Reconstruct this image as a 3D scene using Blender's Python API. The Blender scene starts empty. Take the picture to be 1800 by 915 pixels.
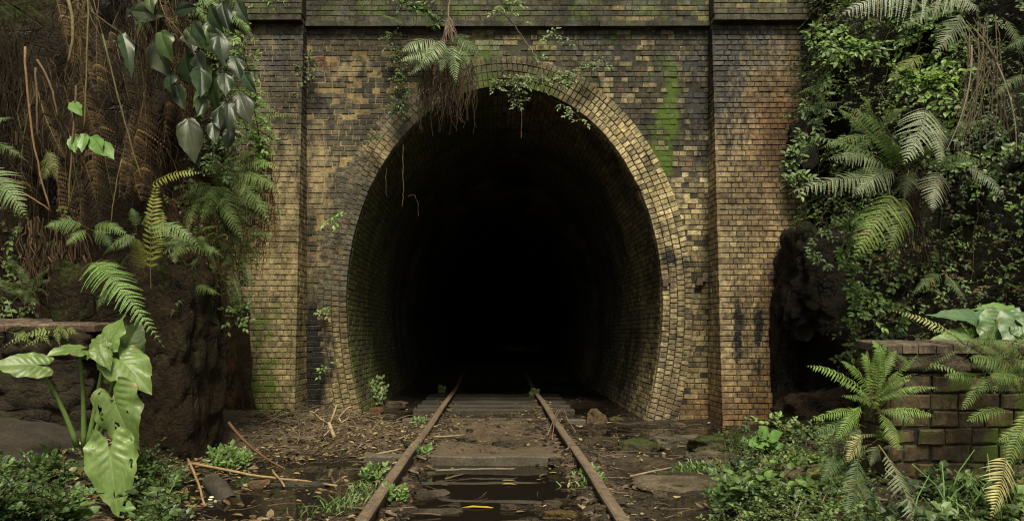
import bpy, math, random
from mathutils import Vector as V, noise as NZ
R = random.Random(11)
sc = bpy.context.scene
COL = sc.collection
rad = math.radians

# ------------------------------------------------------------------ camera, sky, sun, exposure
FPX, CX, CY, CAMZ = 1333.0, 868.0, 586.0, 1.1
cam_d = bpy.data.cameras.new("camera"); cam = bpy.data.objects.new("camera", cam_d); COL.objects.link(cam)
cam_d.sensor_width = 36; cam_d.sensor_fit = 'HORIZONTAL'; cam_d.lens = 36 * FPX / 1800
cam_d.shift_x = (900 - CX) / 1800; cam_d.shift_y = (CY - 457.5) / 1800
cam_d.clip_start = 0.05; cam_d.clip_end = 500
cam.location = (0, 0, CAMZ); cam.rotation_euler = (rad(90), 0, 0)
sc.camera = cam
SUN_EL, SUN_AZ = 57, 174          # elevation, compass direction the light comes from (0 = +Y, 90 = +X, 180 = behind the camera)
w = bpy.data.worlds.new("World"); sc.world = w; w.use_nodes = True
wn = w.node_tree.nodes; wl = w.node_tree.links
sky = wn.new('ShaderNodeTexSky'); sky.sky_type = 'NISHITA'; sky.sun_disc = False
sky.sun_elevation = rad(SUN_EL); sky.sun_rotation = rad(SUN_AZ); sky.dust_density = 4.0; sky.air_density = 1.0
hs = wn.new('ShaderNodeHueSaturation'); hs.inputs['Saturation'].default_value = 0.12
tint = wn.new('ShaderNodeMix'); tint.data_type = 'RGBA'; tint.blend_type = 'MULTIPLY'; tint.inputs[0].default_value = 1; tint.inputs[7].default_value = (1.0, .95, .78, 1)
wl.new(sky.outputs[0], hs.inputs['Color']); wl.new(hs.outputs[0], tint.inputs[6]); wl.new(tint.outputs[2], wn['Background'].inputs[0])
wn['Background'].inputs[1].default_value = 0.055
sd = bpy.data.lights.new("sun", 'SUN'); sd.energy = 2.2; sd.angle = rad(16); sd.color = (1.0, 0.91, 0.70)
so = bpy.data.objects.new("sun", sd); COL.objects.link(so)
sv = V((math.sin(rad(SUN_AZ)) * math.cos(rad(SUN_EL)), math.cos(rad(SUN_AZ)) * math.cos(rad(SUN_EL)), math.sin(rad(SUN_EL))))
so.rotation_euler = sv.to_track_quat('Z', 'Y').to_euler(); so.location = (0, -5, 12)
sc.view_settings.view_transform = 'Standard'; sc.view_settings.look = 'None'
sc.view_settings.exposure = 1.32; sc.view_settings.gamma = 1.0
sc.render.engine = 'CYCLES'
sc.cycles.max_bounces = 6; sc.cycles.diffuse_bounces = 3; sc.cycles.transmission_bounces = 3
sc.cycles.use_denoising = True; sc.cycles.filter_width = 1.15

# ------------------------------------------------------------------ helpers
def P(px, py, Y):                  # a point at distance Y seen at a photo pixel
    return V(((px - CX) * Y / FPX, Y, CAMZ - (py - CY) * Y / FPX))
def PX(p): return CX + p[0] * FPX / p[1], CY - (p[2] - CAMZ) * FPX / p[1]
def nz(x, y, z=0.0, s=1.0): return NZ.noise(V((x * s, y * s, z * s)))
def fbm(x, y, z=0.0, s=1.0, o=4): return NZ.fractal(V((x * s, y * s, z * s)), 1.0, 2.0, o)
def cl(x, a=0.0, b=1.0): return max(a, min(b, x))
def sm(a, b, x):
    t = cl((x - a) / (b - a)); return t * t * (3 - 2 * t)
def mix(a, b, t): return tuple(a[i] + (b[i] - a[i]) * t for i in range(3))
def mul(c, k): return (c[0] * k, c[1] * k, c[2] * k)
def blob(px, py, x, y, rx, ry):    # soft patch mask
    d = ((px - x) / rx) ** 2 + ((py - y) / ry) ** 2
    return math.exp(-d)

class MB:
    def __init__(s): s.v = []; s.c = []; s.m = []; s.f = []; s.mi = []
    def vert(s, p, c=(.5, .5, .5), m=(0, 0, 0)):
        s.v.append((p[0], p[1], p[2])); s.c.append(c); s.m.append(m); return len(s.v) - 1
    def face(s, idx, mi=0): s.f.append(tuple(idx)); s.mi.append(mi)
    def build(s, name, mats, parent=None, smooth=False):
        me = bpy.data.meshes.new(name); me.from_pydata(s.v, [], s.f)
        a = me.attributes.new('col', 'FLOAT_COLOR', 'POINT')
        flat = []
        for c in s.c: flat += [c[0], c[1], c[2], 1.0]
        a.data.foreach_set('color', flat)
        if any(m != (0, 0, 0) for m in s.m):
            a = me.attributes.new('msk', 'FLOAT_COLOR', 'POINT'); flat = []
            for c in s.m: flat += [c[0], c[1], c[2], 1.0]
            a.data.foreach_set('color', flat)
        mats = mats if isinstance(mats, (list, tuple)) else [mats]
        for m in mats: me.materials.append(m)
        if len(mats) > 1: me.polygons.foreach_set('material_index', s.mi)
        if smooth: me.polygons.foreach_set('use_smooth', [True] * len(me.polygons))
        me.update()
        o = bpy.data.objects.new(name, me); COL.objects.link(o)
        if parent: o.parent = parent
        return o
def tag(o, label=None, cat=None, group=None, kind=None):
    if label: o['label'] = label
    if cat: o['category'] = cat
    if group: o['group'] = group
    if kind: o['kind'] = kind
    return o
def thing(name, label, cat, group=None):
    o = bpy.data.objects.new(name, None); COL.objects.link(o); o.empty_display_size = .1
    return tag(o, label, cat, group)

def tube(mb, pts, r0, r1=None, n=5, c=(.1, .07, .04), cj=0.0, m=(0, 0, 0), cap=True):
    r1 = r0 if r1 is None else r1
    rings = []; N = len(pts)
    for i, p in enumerate(pts):
        t = (pts[min(i + 1, N - 1)] - pts[max(i - 1, 0)])
        if t.length < 1e-6: t = V((0, 0, 1))
        t.normalize()
        ref = V((0, 0, 1)) if abs(t.z) < .9 else V((1, 0, 0))
        a = t.cross(ref).normalized(); b = t.cross(a)
        r = r0 + (r1 - r0) * i / max(1, N - 1)
        k = 1 + cj * (R.random() - .5)
        rings.append([mb.vert(p + (a * math.cos(2 * math.pi * j / n) + b * math.sin(2 * math.pi * j / n)) * r, mul(c, k), m) for j in range(n)])
    for i in range(N - 1):
        for j in range(n):
            mb.face((rings[i][j], rings[i][(j + 1) % n], rings[i + 1][(j + 1) % n], rings[i + 1][j]))
    if cap: mb.face(rings[0][::-1]); mb.face(rings[-1])
def bez(a, b, c, t): return a * (1 - t) ** 2 + b * 2 * t * (1 - t) + c * t * t
def curve(a, c, b=None, sag=0.0, n=8, wob=0.0):
    b = (a + c) / 2 + V((0, 0, -sag)) if b is None else b
    return [bez(a, b, c, i / (n - 1)) + (V((R.uniform(-1, 1), R.uniform(-1, 1), R.uniform(-1, 1))) * wob if 0 < i else V((0, 0, 0))) for i in range(n)]
def boxm(mb, lo, hi, c, j=0.0, m=(0, 0, 0), bev=0.0):
    (x0, y0, z0), (x1, y1, z1) = lo, hi
    q = lambda: R.uniform(-j, j)
    ids = [mb.vert((x + q(), y + q(), z + q()), c, m) for z in (z0, z1) for y in (y0, y1) for x in (x0, x1)]
    for f in ((0, 2, 3, 1), (4, 5, 7, 6), (0, 1, 5, 4), (2, 6, 7, 3), (0, 4, 6, 2), (1, 3, 7, 5)): mb.face([ids[k] for k in f])

# ------------------------------------------------------------------ materials
def newmat(name):
    m = bpy.data.materials.new(name); m.use_nodes = True
    return m, m.node_tree.nodes, m.node_tree.links, m.node_tree.nodes['Principled BSDF']
def N(nt, t, **kw):
    n = nt.new(t)
    for k, v in kw.items():
        if hasattr(n, k) and k not in n.inputs: setattr(n, k, v)
        else: n.inputs[k].default_value = v
    return n
def mixnode(nd, lk, fac, a, b, mode='MIX'):
    n = nd.new('ShaderNodeMix'); n.data_type = 'RGBA'; n.blend_type = mode
    for val, i in ((fac, 0), (a, 6), (b, 7)):
        if hasattr(val, 'is_output') or isinstance(val, bpy.types.NodeSocket): lk.new(val, n.inputs[i])
        elif i == 0: n.inputs[0].default_value = val
        else: n.inputs[i].default_value = (*val, 1)
    return n.outputs[2]
def mathn(nd, lk, op, a, b=None, clamp=False):
    n = nd.new('ShaderNodeMath'); n.operation = op; n.use_clamp = clamp
    for i, v in enumerate((a, b)):
        if v is None: continue
        if isinstance(v, bpy.types.NodeSocket): lk.new(v, n.inputs[i])
        else: n.inputs[i].default_value = v
    return n.outputs[0]
def ramp(nd, lk, src, a, b, c0=(0, 0, 0), c1=(1, 1, 1)):
    n = nd.new('ShaderNodeValToRGB'); e = n.color_ramp.elements
    e[0].position = a; e[1].position = b; e[0].color = (*c0, 1); e[1].color = (*c1, 1)
    lk.new(src, n.inputs[0]); return n.outputs[0]
def noisen(nd, lk, scale, detail=5, rough=.6, coord=None):
    n = nd.new('ShaderNodeTexNoise'); n.inputs['Scale'].default_value = scale; n.inputs['Detail'].default_value = detail
    n.inputs['Roughness'].default_value = rough
    if coord is not None: lk.new(coord, n.inputs['Vector'])
    return n.outputs[0]
def mat_masonry(name, fine=60.0, bump=.5, deep=False):
    m, nd, lk, bs = newmat(name)
    co = nd.new('ShaderNodeTexCoord').outputs['Object']
    at = nd.new('ShaderNodeAttribute'); at.attribute_name = 'col'
    ms = nd.new('ShaderNodeAttribute'); ms.attribute_name = 'msk'
    sp = nd.new('ShaderNodeSeparateColor'); lk.new(ms.outputs[0], sp.inputs[0])
    mp = nd.new('ShaderNodeMapping'); mp.inputs['Scale'].default_value = (1, 1, .38); lk.new(co, mp.inputs[0]); cs = mp.outputs[0]
    n1 = noisen(nd, lk, 14, 6, .65, co); n2 = noisen(nd, lk, fine, 5, .7, co); n3 = noisen(nd, lk, 4.5, 6, .6, co)
    v1 = ramp(nd, lk, n1, .32, .68, (.35, .35, .34), (1.45, 1.4, 1.3))
    c = mixnode(nd, lk, 1.0, at.outputs[0], v1, 'MULTIPLY')
    v2 = ramp(nd, lk, n2, .36, .62, (.42, .41, .4), (1.2, 1.2, 1.2))
    c = mixnode(nd, lk, .75, c, v2, 'MULTIPLY')
    g1 = noisen(nd, lk, 1.1, 7, .68, cs); c = mixnode(nd, lk, 1.0, c, ramp(nd, lk, g1, .41, .58, (.40, .39, .38), (1.12, 1.12, 1.10)), 'MULTIPLY')
    # lime / efflorescence smeared across bricks and joints
    def masked(src, amt, lo, hi):
        s = mathn(nd, lk, 'ADD', mathn(nd, lk, 'MULTIPLY', mathn(nd, lk, 'SUBTRACT', src, .5), 2.6), amt); return ramp(nd, lk, s, lo, hi)
    nm = noisen(nd, lk, 9, 10, .78, cs); nb = noisen(nd, lk, 11, 10, .74, cs)
    c = mixnode(nd, lk, masked(nm, sp.outputs[0], .34, .95), c, mixnode(nd, lk, n1, (.25, .19, .095), (.37, .30, .17)))
    c = mixnode(nd, lk, masked(nb, sp.outputs[2], .35, .80), c, (.012, .011, .009))
    nm2 = noisen(nd, lk, 13, 12, .82, cs)
    c = mixnode(nd, lk, masked(nm2, sp.outputs[1], .36, 1.0), c, mixnode(nd, lk, n2, (.022, .038, .006), (.095, .155, .014)))
    # small pits and black lichen specks
    vo = nd.new('ShaderNodeTexVoronoi'); vo.inputs['Scale'].default_value = 55; lk.new(co, vo.inputs['Vector'])
    spk = ramp(nd, lk, vo.outputs['Distance'], .14, .34); spk = mathn(nd, lk, 'MULTIPLY', mathn(nd, lk, 'SUBTRACT', 1.0, spk), ramp(nd, lk, n3, .48, .6))
    c = mixnode(nd, lk, spk, c, (.02, .018, .014))
    lk.new(c, bs.inputs['Base Color'])
    wet = masked(n3, sp.outputs[2], .3, .9)
    lk.new(mathn(nd, lk, 'SUBTRACT', .85, mathn(nd, lk, 'MULTIPLY', wet, .5)), bs.inputs['Roughness'])
    bs.inputs['Specular IOR Level'].default_value = .35
    bp = nd.new('ShaderNodeBump'); bp.inputs['Strength'].default_value = bump; bp.inputs['Distance'].default_value = .012
    h = mathn(nd, lk, 'ADD', n2, mathn(nd, lk, 'MULTIPLY', nm2, 1.2)); lk.new(h, bp.inputs['Height']); lk.new(bp.outputs[0], bs.inputs['Normal'])
    return m
def mat_attr(name, rough=.7, spec=.3, nscale=30, lo=.55, hi=1.35, bump=.3, dist=.01, trans=0.0, n2s=None):
    m, nd, lk, bs = newmat(name)
    co = nd.new('ShaderNodeTexCoord').outputs['Object']
    at = nd.new('ShaderNodeAttribute'); at.attribute_name = 'col'
    n1 = noisen(nd, lk, nscale, 6, .65, co)
    c = mixnode(nd, lk, 1.0, at.outputs[0], ramp(nd, lk, n1, .3, .7, (lo,) * 3, (hi,) * 3), 'MULTIPLY')
    lk.new(c, bs.inputs['Base Color']); bs.inputs['Roughness'].default_value = rough; bs.inputs['Specular IOR Level'].default_value = spec
    if bump:
        bp = nd.new('ShaderNodeBump'); bp.inputs['Strength'].default_value = bump; bp.inputs['Distance'].default_value = dist
        lk.new(n1, bp.inputs['Height']); lk.new(bp.outputs[0], bs.inputs['Normal'])
    if trans:
        tr = nd.new('ShaderNodeBsdfTranslucent'); ct = mixnode(nd, lk, 1.0, c, (1.2, 1.5, .5), 'MULTIPLY'); lk.new(ct, tr.inputs[0])
        mx = nd.new('ShaderNodeMixShader'); mx.inputs[0].default_value = trans
        lk.new(bs.outputs[0], mx.inputs[1]); lk.new(tr.outputs[0], mx.inputs[2]); lk.new(mx.outputs[0], nd['Material Output'].inputs[0])
    return m
def mat_rock(name):
    m, nd, lk, bs = newmat(name)
    co = nd.new('ShaderNodeTexCoord').outputs['Object']
    at = nd.new('ShaderNodeAttribute'); at.attribute_name = 'col'
    n1 = noisen(nd, lk, 3, 8, .65, co); n2 = noisen(nd, lk, 28, 6, .7, co); n3 = noisen(nd, lk, 1.6, 5, .6, co)
    c = mixnode(nd, lk, 1.0, at.outputs[0], ramp(nd, lk, n1, .3, .7, (.4, .38, .36), (1.6, 1.5, 1.35)), 'MULTIPLY')
    c = mixnode(nd, lk, .7, c, ramp(nd, lk, n2, .3, .65, (.5, .5, .5), (1.3, 1.3, 1.3)), 'MULTIPLY')
    ms = nd.new('ShaderNodeAttribute'); ms.attribute_name = 'msk'
    sp = nd.new('ShaderNodeSeparateColor'); lk.new(ms.outputs[0], sp.inputs[0])
    mf = ramp(nd, lk, mathn(nd, lk, 'ADD', mathn(nd, lk, 'MULTIPLY', mathn(nd, lk, 'SUBTRACT', n2, .5), 2.2), sp.outputs[1]), .35, .9)
    c = mixnode(nd, lk, mf, c, (.040, .065, .012))
    vo = nd.new('ShaderNodeTexVoronoi'); vo.feature = 'DISTANCE_TO_EDGE'; vo.inputs['Scale'].default_value = 2.3
    vm = nd.new('ShaderNodeMapping'); vm.inputs['Scale'].default_value = (1, 1, 2.2); wob = mixnode(nd, lk, .22, co, nd.new('ShaderNodeTexNoise').outputs[1]); lk.new(wob, vm.inputs[0]); lk.new(vm.outputs[0], vo.inputs['Vector'])
    crk = mathn(nd, lk, 'MAXIMUM', ramp(nd, lk, vo.outputs['Distance'], .0, .028), ramp(nd, lk, n1, .44, .54))
    c = mixnode(nd, lk, crk, mixnode(nd, lk, .5, c, (.002, .002, .002)), c)
    lk.new(c, bs.inputs['Base Color'])
    lk.new(ramp(nd, lk, n1, .38, .62, (.22,) * 3, (.8,) * 3), bs.inputs['Roughness']); bs.inputs['Specular IOR Level'].default_value = .16
    bp = nd.new('ShaderNodeBump'); bp.inputs['Strength'].default_value = 1.0; bp.inputs['Distance'].default_value = .06
    lk.new(mathn(nd, lk, 'ADD', mathn(nd, lk, 'MULTIPLY', crk, .5), mathn(nd, lk, 'ADD', n2, mathn(nd, lk, 'MULTIPLY', n1, 2.0))), bp.inputs['Height']); lk.new(bp.outputs[0], bs.inputs['Normal'])
    return m
M_brick = mat_masonry('brick_weathered'); M_mortar = mat_masonry('mortar_weathered', 90, .7)
M_rock = mat_rock('wet_sandstone')
M_fern = mat_attr('fern_leaf', .5, .35, 9, .75, 1.25, 0, trans=.22)
M_leaf = mat_attr('broad_leaf', .4, .4, 36, .84, 1.14, .3, .004, trans=.25)
M_small = mat_attr('small_leaf', .45, .4, 6, .7, 1.3, 0, trans=.2)
M_root = mat_attr('dry_root', .85, .2, 40, .6, 1.4, .2)
M_wood = mat_attr('weathered_wood', .8, .25, 45, .5, 1.4, .6, .008)
M_rust = mat_attr('rusty_rail_steel', .66, .4, 24, .42, 1.6, .5, .004)
M_litter = mat_attr('leaf_litter', .7, .3, 30, .7, 1.3, 0, trans=.08)

# ------------------------------------------------------------------ brick builder
def brick(mb, o, u, v, n, wd, ht, col, msk=(0, 0, 0), proud=.012, bev=.006, jit=.0022, back=.03, mi=0, mf=None):
    """one chamfered brick: o = lower left corner on the joint plane, u/v/n = unit axes; mf(p) = weathering at a point"""
    q = lambda k=1.0: R.uniform(-jit, jit) * k
    pr = proud + q(1.2); ids = [[], [], []]; top = []
    M = (lambda p: mf(p)) if mf else (lambda p: msk)
    corner = [(a * wd + q(), b * ht + q(), a, b) for (a, b) in ((0, 0), (1, 0), (1, 1), (0, 1))]
    for a, b, sa, sb in corner:
        base = o + u * a + v * b; m = M(base)
        inn = o + u * (a + (bev if sa == 0 else -bev)) + v * (b + (bev if sb == 0 else -bev)) + n * (pr + q(.8))
        ids[0].append(mb.vert(base - n * back, col, m)); ids[1].append(mb.vert(base + n * (pr - bev * .9), col, m)); ids[2].append(mb.vert(inn, mul(col, R.uniform(.85, 1.15)), m))
    k = int(wd / .07) if mf else 0
    if k:
        V4 = [V(mb.v[i]) for i in ids[2]]; lo, hi = [ids[2][0]], [ids[2][3]]
        for j in range(1, k + 1):
            t = j / (k + 1); cc = mul(col, R.uniform(.85, 1.15))
            for arr, A, B in ((lo, V4[0], V4[1]), (hi, V4[3], V4[2])):
                p = A.lerp(B, t) + n * q(.8) + v * q(.6); arr.append(mb.vert(p, cc, M(p)))
        lo.append(ids[2][1]); hi.append(ids[2][2])
        for j in range(k + 1): mb.face((lo[j], lo[j + 1], hi[j + 1], hi[j]), mi)
        for edge, e0, e1, chain in ((0, 0, 1, lo), (2, 2, 3, hi[::-1])):
            mb.face((ids[1][e0], ids[1][e1], *chain[::-1]), mi)
    else: mb.face(ids[2], mi)
    for i in range(4):
        j = (i + 1) % 4
        if not (k and i in (0, 2)): mb.face((ids[1][i], ids[1][j], ids[2][j], ids[2][i]), mi)
        mb.face((ids[0][i], ids[0][j], ids[1][j], ids[1][i]), mi)

# weathering of the facade: base colour of a brick and (lime, moss, black) strengths at a photo pixel of the wall
TAN, YEL, GRY, ORA, PAL = (.195, .160, .092), (.345, .285, .150), (.060, .058, .049), (.24, .13, .052), (.53, .455, .28)
def look(px, py, kind='wall'):
    n = fbm(px * .011, py * .011, 3.1); n2 = fbm(px * .03, py * .022, 9.7); r = R.random()
    left = px < 880
    lime = moss = blk = 0.0
    if kind == 'pier_left':
        c = mix(mix(GRY, TAN, .25), YEL, sm(260, 480, py + 90 * n) * .8)
        if r < .15: c = mix(c, GRY, .45)
        lime = .40 * sm(150, 300, py) * (1 - sm(480, 560, py)) + .25 * n
        moss = (.75 + 1.2 * n2) * blob(px, py, 470, 640, 45, 120) + .28 * sm(600, 720, py) + .2 * n2 - .05
        blk = .45 * (1 - sm(100, 260, py)) + .35 * n
    elif kind == 'pier_right':
        c = mix(mix(TAN, GRY, .4), mix(PAL, (.36, .25, .14), .4), sm(120, 380, py + 60 * n))
        c = mix(c, ORA, cl(.9 * blob(px, py, 1365, 225, 55, 85) + .75 * sm(610, 730, py + 40 * n) + .5 * blob(px, py, 1350, 520, 30, 200)))
        if r < .16: c = mix(c, mix(ORA, GRY, R.random()), .4)
        blk = .45 * (1 - sm(60, 260, py)) + .6 * blob(px, py, 1285, 160, 50, 160) + 1.5 * blob(px, py, 1297, 572, 8, 38) + 1.4 * blob(px, py, 1333, 566, 7, 30) + .8 * blob(px, py, 1334, 640, 6, 60) + .8 * blob(px, py, 1297, 620, 5, 40) + 1.1 * blob(px, py, 1378, 600, 18, 200) + .5 * blob(px, py, 1345, 470, 14, 60) + .25 * n
        moss = .12 + .3 * n2 - .2
    elif kind == 'ring':
        if left:
            c = mix((.125, .118, .095), mix(TAN, YEL, .4), sm(480, 650, py + 80 * n))
            lime = .6 * blob(px, py, 660, 270, 60, 60) + .2 * n
            moss = .25 * n2 + .3 * blob(px, py, 640, 690, 60, 60) + .8 * blob(px, py, 860, 140, 130, 45)
            blk = .7 * blob(px, py, 572, 640, 25, 70) + .25 * n + .4 * blob(px, py, 830, 145, 110, 40)
            if r < .04: c = mix(c, ORA, .6)
        else:
            c = mix(PAL, YEL, R.random() * .7)
            if r < .35 * sm(-.15, .35, n2): c = mix(c, GRY, .6)
            c = mix(c, (.20, .16, .11), .8 * sm(660, 720, py + 25 * n))
            c = mix(c, mix(TAN, GRY, .5), .85 * (1 - sm(140, 270, py + 40 * n2)))
            blk = .75 * blob(px, py, 1182, 455, 24, 14) + .35 * n2 + .35 * blob(px, py, 1170, 730, 60, 18)
            moss = .85 * blob(px, py, 930, 150, 90, 38) + .25 * n2 - .05
    elif kind == 'parapet':
        c = mix(GRY, TAN, .35 * R.random()); c = mix(c, YEL, .5 * (r < .3) * sm(980, 1100, px)); moss = .36 + .5 * n2; blk = .30 + .45 * n
    else:
        if left:
            c = mix(GRY, TAN, .35 * R.random() ** 2)
            t = sm(330, 450, py + 80 * n) * (1 - .6 * sm(610, 690, px))
            c = mix(c, mix(TAN, YEL, .25), .5 * t * (R.random() * .4 + .6))
            lime = .75 * blob(px, py, 610, 120, 60, 28) + .72 * blob(px, py, 565, 290, 36, 100) + .4 * blob(px, py, 560, 440, 25, 90) + .3 * blob(px, py, 640, 190, 40, 30) + .3 * n
            blk = .9 * blob(px, py, 560, 185, 22, 20) + 1.3 * blob(px, py, 552, 650, 28, 85) + .8 * blob(px, py, 555, 560, 20, 60) + .15 * (1 - sm(40, 110, py)) + .2 * n2
            moss = .2 * n2 + .3 * blob(px, py, 850, 100, 90, 60)
            if blob(px, py, 570, 107, 16, 16) > .5: c = (.13, .045, .03)
            c = mix(c, (.30, .31, .25), .9 * sm(.3, .8, blob(px, py, 855, 82, 26, 30) + .5 * n2)); moss += .45 * blob(px, py, 850, 110, 90, 50)
        else:
            c = mix(mix(GRY, TAN, .25), mix(YEL, TAN, .3), sm(250, 440, py + 60 * n + 40 * (r - .5)))
            if r < .34: c = mix(c, mix(PAL, TAN, .5 - .5 * sm(100, 300, py)), .6)
            elif r > .95 - .55 * sm(-.2, .3, n2 + .4 * (1 - sm(100, 400, py)) - .15): c = mix(c, GRY, .55)
            if r > .985: c = mix(c, (.2, .08, .05), .5)
            moss = (.85 + 1.1 * n2) * blob(px, py, 1172, 265, 22, 95) + .6 * blob(px, py, 1180, 180, 12, 40) + .3 * blob(px, py, 1130, 290, 60, 120) + .3 * (1 - sm(60, 260, py)) + .35 * n2 + .25 * blob(px, py, 920, 130, 90, 60) - .02
            blk = .40 * (1 - sm(60, 300, py)) + .5 * n + .35 * blob(px, py, 1225, 300, 25, 220) - .05
            c = mix(c, ORA, .6 * sm(650, 720, py))
    c = mul(c, R.uniform(.80, 1.16))
    return c, (cl(lime), cl(moss), cl(blk))
def mortar(px, py):
    n = fbm(px * .02, py * .02, 5.5)
    t = sm(760, 900, px + 60 * n)
    top = mix((.27, .21, .105), (.045, .042, .03), t)
    return mul(mix(top, (.05, .045, .028), .8 * sm(420, 560, py + 40 * n)), 1 + .35 * n)
CH, BL, JO = .0695, .19, .008           # course height, stretcher length, joint

# ------------------------------------------------------------------ the tunnel portal
WY = 10.0
ECX, ECZ, EA, EBU, EBL = .14, 1.52, 2.08, 2.83, 3.5
def horseshoe(off=0.0, n=400, z0=-.35):
    """points and outward normals from the right foot over the crown to the left foot, offset outwards"""
    pts = []
    a0 = -math.asin(cl((ECZ - z0) / EBL, -1, 1))
    for i in range(n + 1):
        a = a0 + (math.pi - 2 * a0) * i / n
        b = EBU if math.sin(a) > 0 else EBL
        p = (ECX + EA * math.cos(a), ECZ + b * math.sin(a))
        nx, nzv = math.cos(a) / EA, math.sin(a) / b
        l = math.hypot(nx, nzv); pts.append((p[0] + nx / l * off, p[1] + nzv / l * off, nx / l, nzv / l))
    return pts
def resample(pts, step):
    out = []; acc = 0.0; nxt = 0.0
    for i in range(len(pts) - 1):
        a, b = pts[i], pts[i + 1]; d = math.hypot(b[0] - a[0], b[1] - a[1])
        while nxt <= acc + d and d > 0:
            t = (nxt - acc) / d; out.append(tuple(a[k] + (b[k] - a[k]) * t for k in range(4))); nxt += step
        acc += d
    return out
def inside(x, z, off):
    b = (EBU if z > ECZ else EBL) + off
    return ((x - ECX) / (EA + off)) ** 2 + ((z - ECZ) / b) ** 2 < 1 or (z < -.3)
portal = thing('tunnel_portal', 'weathered brick railway tunnel portal with a horseshoe arch and dark bore', 'tunnel portal')
RING = .40
mb = MB()
wx0, wx1, wz0, wz1 = -2.60, 2.90, -.25, 5.18
g = .05; nx = int((wx1 - wx0) / g); nzc = int((wz1 - wz0) / g)
ids = {}
def gv(i, j):
    if (i, j) not in ids:
        x, z = wx0 + i * g, wz0 + j * g; px, py = 868 + x / .0075, 586 - (z - 1.1) / .0075
        _, ms = look(px, py); ids[(i, j)] = mb.vert((x, WY + nz(x, z, 0, 9) * .003, z), mortar(px, py), ms)
    return ids[(i, j)]
for i in range(nx):
    for j in range(nzc):
        if inside(wx0 + (i + .5) * g, wz0 + (j + .5) * g, .2): continue
        mb.face((gv(i, j), gv(i + 1, j), gv(i + 1, j + 1), gv(i, j + 1)), 1)
row = 0; z = wz0
while z < wz1 - .02:
    step = BL if row % 2 == 0 else BL * .5
    x = wx0 - R.random() * BL
    while x < wx1:
        wd = step if R.random() > .12 else (BL * .5 if step == BL else BL)
        xa, xb = max(x, wx0), min(x + wd, wx1)
        if xb - xa > .03 and not all(inside(a, b, RING - .02) for a in (xa, xb) for b in (z, z + CH)):
            xm, zm = (xa + xb) / 2, z + CH / 2; px, py = 868 + xm / .0075, 586 - (zm - 1.1) / .0075
            c, ms = look(px, py)
            rec = -.004 if R.random() < .12 else R.uniform(.004, .012)
            if R.random() > .012: brick(mb, V((xa + JO / 2, WY, z + JO / 2)), V((1, 0, 0)), V((0, 0, 1)), V((0, -1, 0)), xb - xa - JO, CH - JO, c, ms, rec, .005, mf=lambda p: look(868 + p.x / .0075, 586 - (p.z - 1.1) / .0075)[1])
        x += wd
    z += CH; row += 1
mb.build('brick_wall', [M_brick, M_mortar], portal)

# arch ring: four rowlock rings standing proud of the wall
mb = MB()
JR = .0100
rw = RING / 4
for k in range(4):
    pts = resample(horseshoe(rw * k + rw * .5), CH * .98)
    for i, (x, zz, ax, az) in enumerate(pts):
        n_ = V((0, -1, 0)); u = V((ax, 0, az)); v = V((-az, 0, ax))
        px, py = 868 + x / .0075, 586 - (zz - 1.1) / .0075
        c, ms = look(px, py, 'ring')
        ofs = (.022 if px > 880 else .012) - .002 * k + .010 * max(0, nz(x * 2, zz * 2, k * 5.0))
        if k >= 3 and px < 880 and nz(x * 1.5, zz * 1.5, 4) > .25: continue
        brick(mb, V((x, WY, zz)) - u * (rw * .5 - JR / 2) - v * (CH * .98 / 2 - JR / 2), u, v, n_, rw - JR, CH * .98 - JR, c, ms, ofs, .005, .003, .3, mf=lambda p: look(868 + p.x / .0075, 586 - (p.z - 1.1) / .0075, 'ring')[1])
a = horseshoe(.012); b = horseshoe(RING - .012)
for (q, yy) in ((0, WY - .004),):
    ia = [mb.vert((p[0], yy, p[1]), mul(mortar(868 + p[0] / .0075, 586 - (p[1] - 1.1) / .0075), .6), (0, .05, .1)) for p in a]
    ib = [mb.vert((p[0], yy + .001, p[1]), mul(mortar(868 + p[0] / .0075, 586 - (p[1] - 1.1) / .0075), .6), (0, .05, .1)) for p in b]
    for i in range(len(a) - 1): mb.face((ia[i], ia[i + 1], ib[i + 1], ib[i]), 1)
mb.build('arch_ring', [M_brick, M_mortar], portal)

# lining: brickwork near the mouth, then a sooty bored vault running back into the hill
mb = MB()
rows = resample(horseshoe(0.0), CH)
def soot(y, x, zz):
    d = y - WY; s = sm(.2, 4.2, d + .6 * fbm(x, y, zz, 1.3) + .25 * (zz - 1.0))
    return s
for i, (x, zz, ax, az) in enumerate(rows):
    y = WY - .0 + (.0 if i % 2 else -.09)
    n_ = V((-ax, 0, -az)); v = V((-az, 0, ax)); u = V((0, 1, 0))
    while y < WY + 5.5:
        ya = max(y, WY + .075); yb = y + BL
        s = soot((ya + yb) / 2, x, zz)
        lft = x < 0
        c = mix(TAN, YEL, R.random() * .8) if not lft else mix((.16, .135, .06), TAN, R.random() * .7)
        if R.random() < .25: c = mix(c, GRY, .6)
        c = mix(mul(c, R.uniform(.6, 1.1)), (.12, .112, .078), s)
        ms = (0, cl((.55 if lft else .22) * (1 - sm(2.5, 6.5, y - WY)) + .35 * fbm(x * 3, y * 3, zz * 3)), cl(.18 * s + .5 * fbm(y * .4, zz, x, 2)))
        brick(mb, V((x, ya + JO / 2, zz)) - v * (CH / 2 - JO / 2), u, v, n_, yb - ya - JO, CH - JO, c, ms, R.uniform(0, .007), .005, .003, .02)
        y += BL
prof = horseshoe(.004, 150)
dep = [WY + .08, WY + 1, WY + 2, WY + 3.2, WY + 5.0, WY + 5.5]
pr = None
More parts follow.
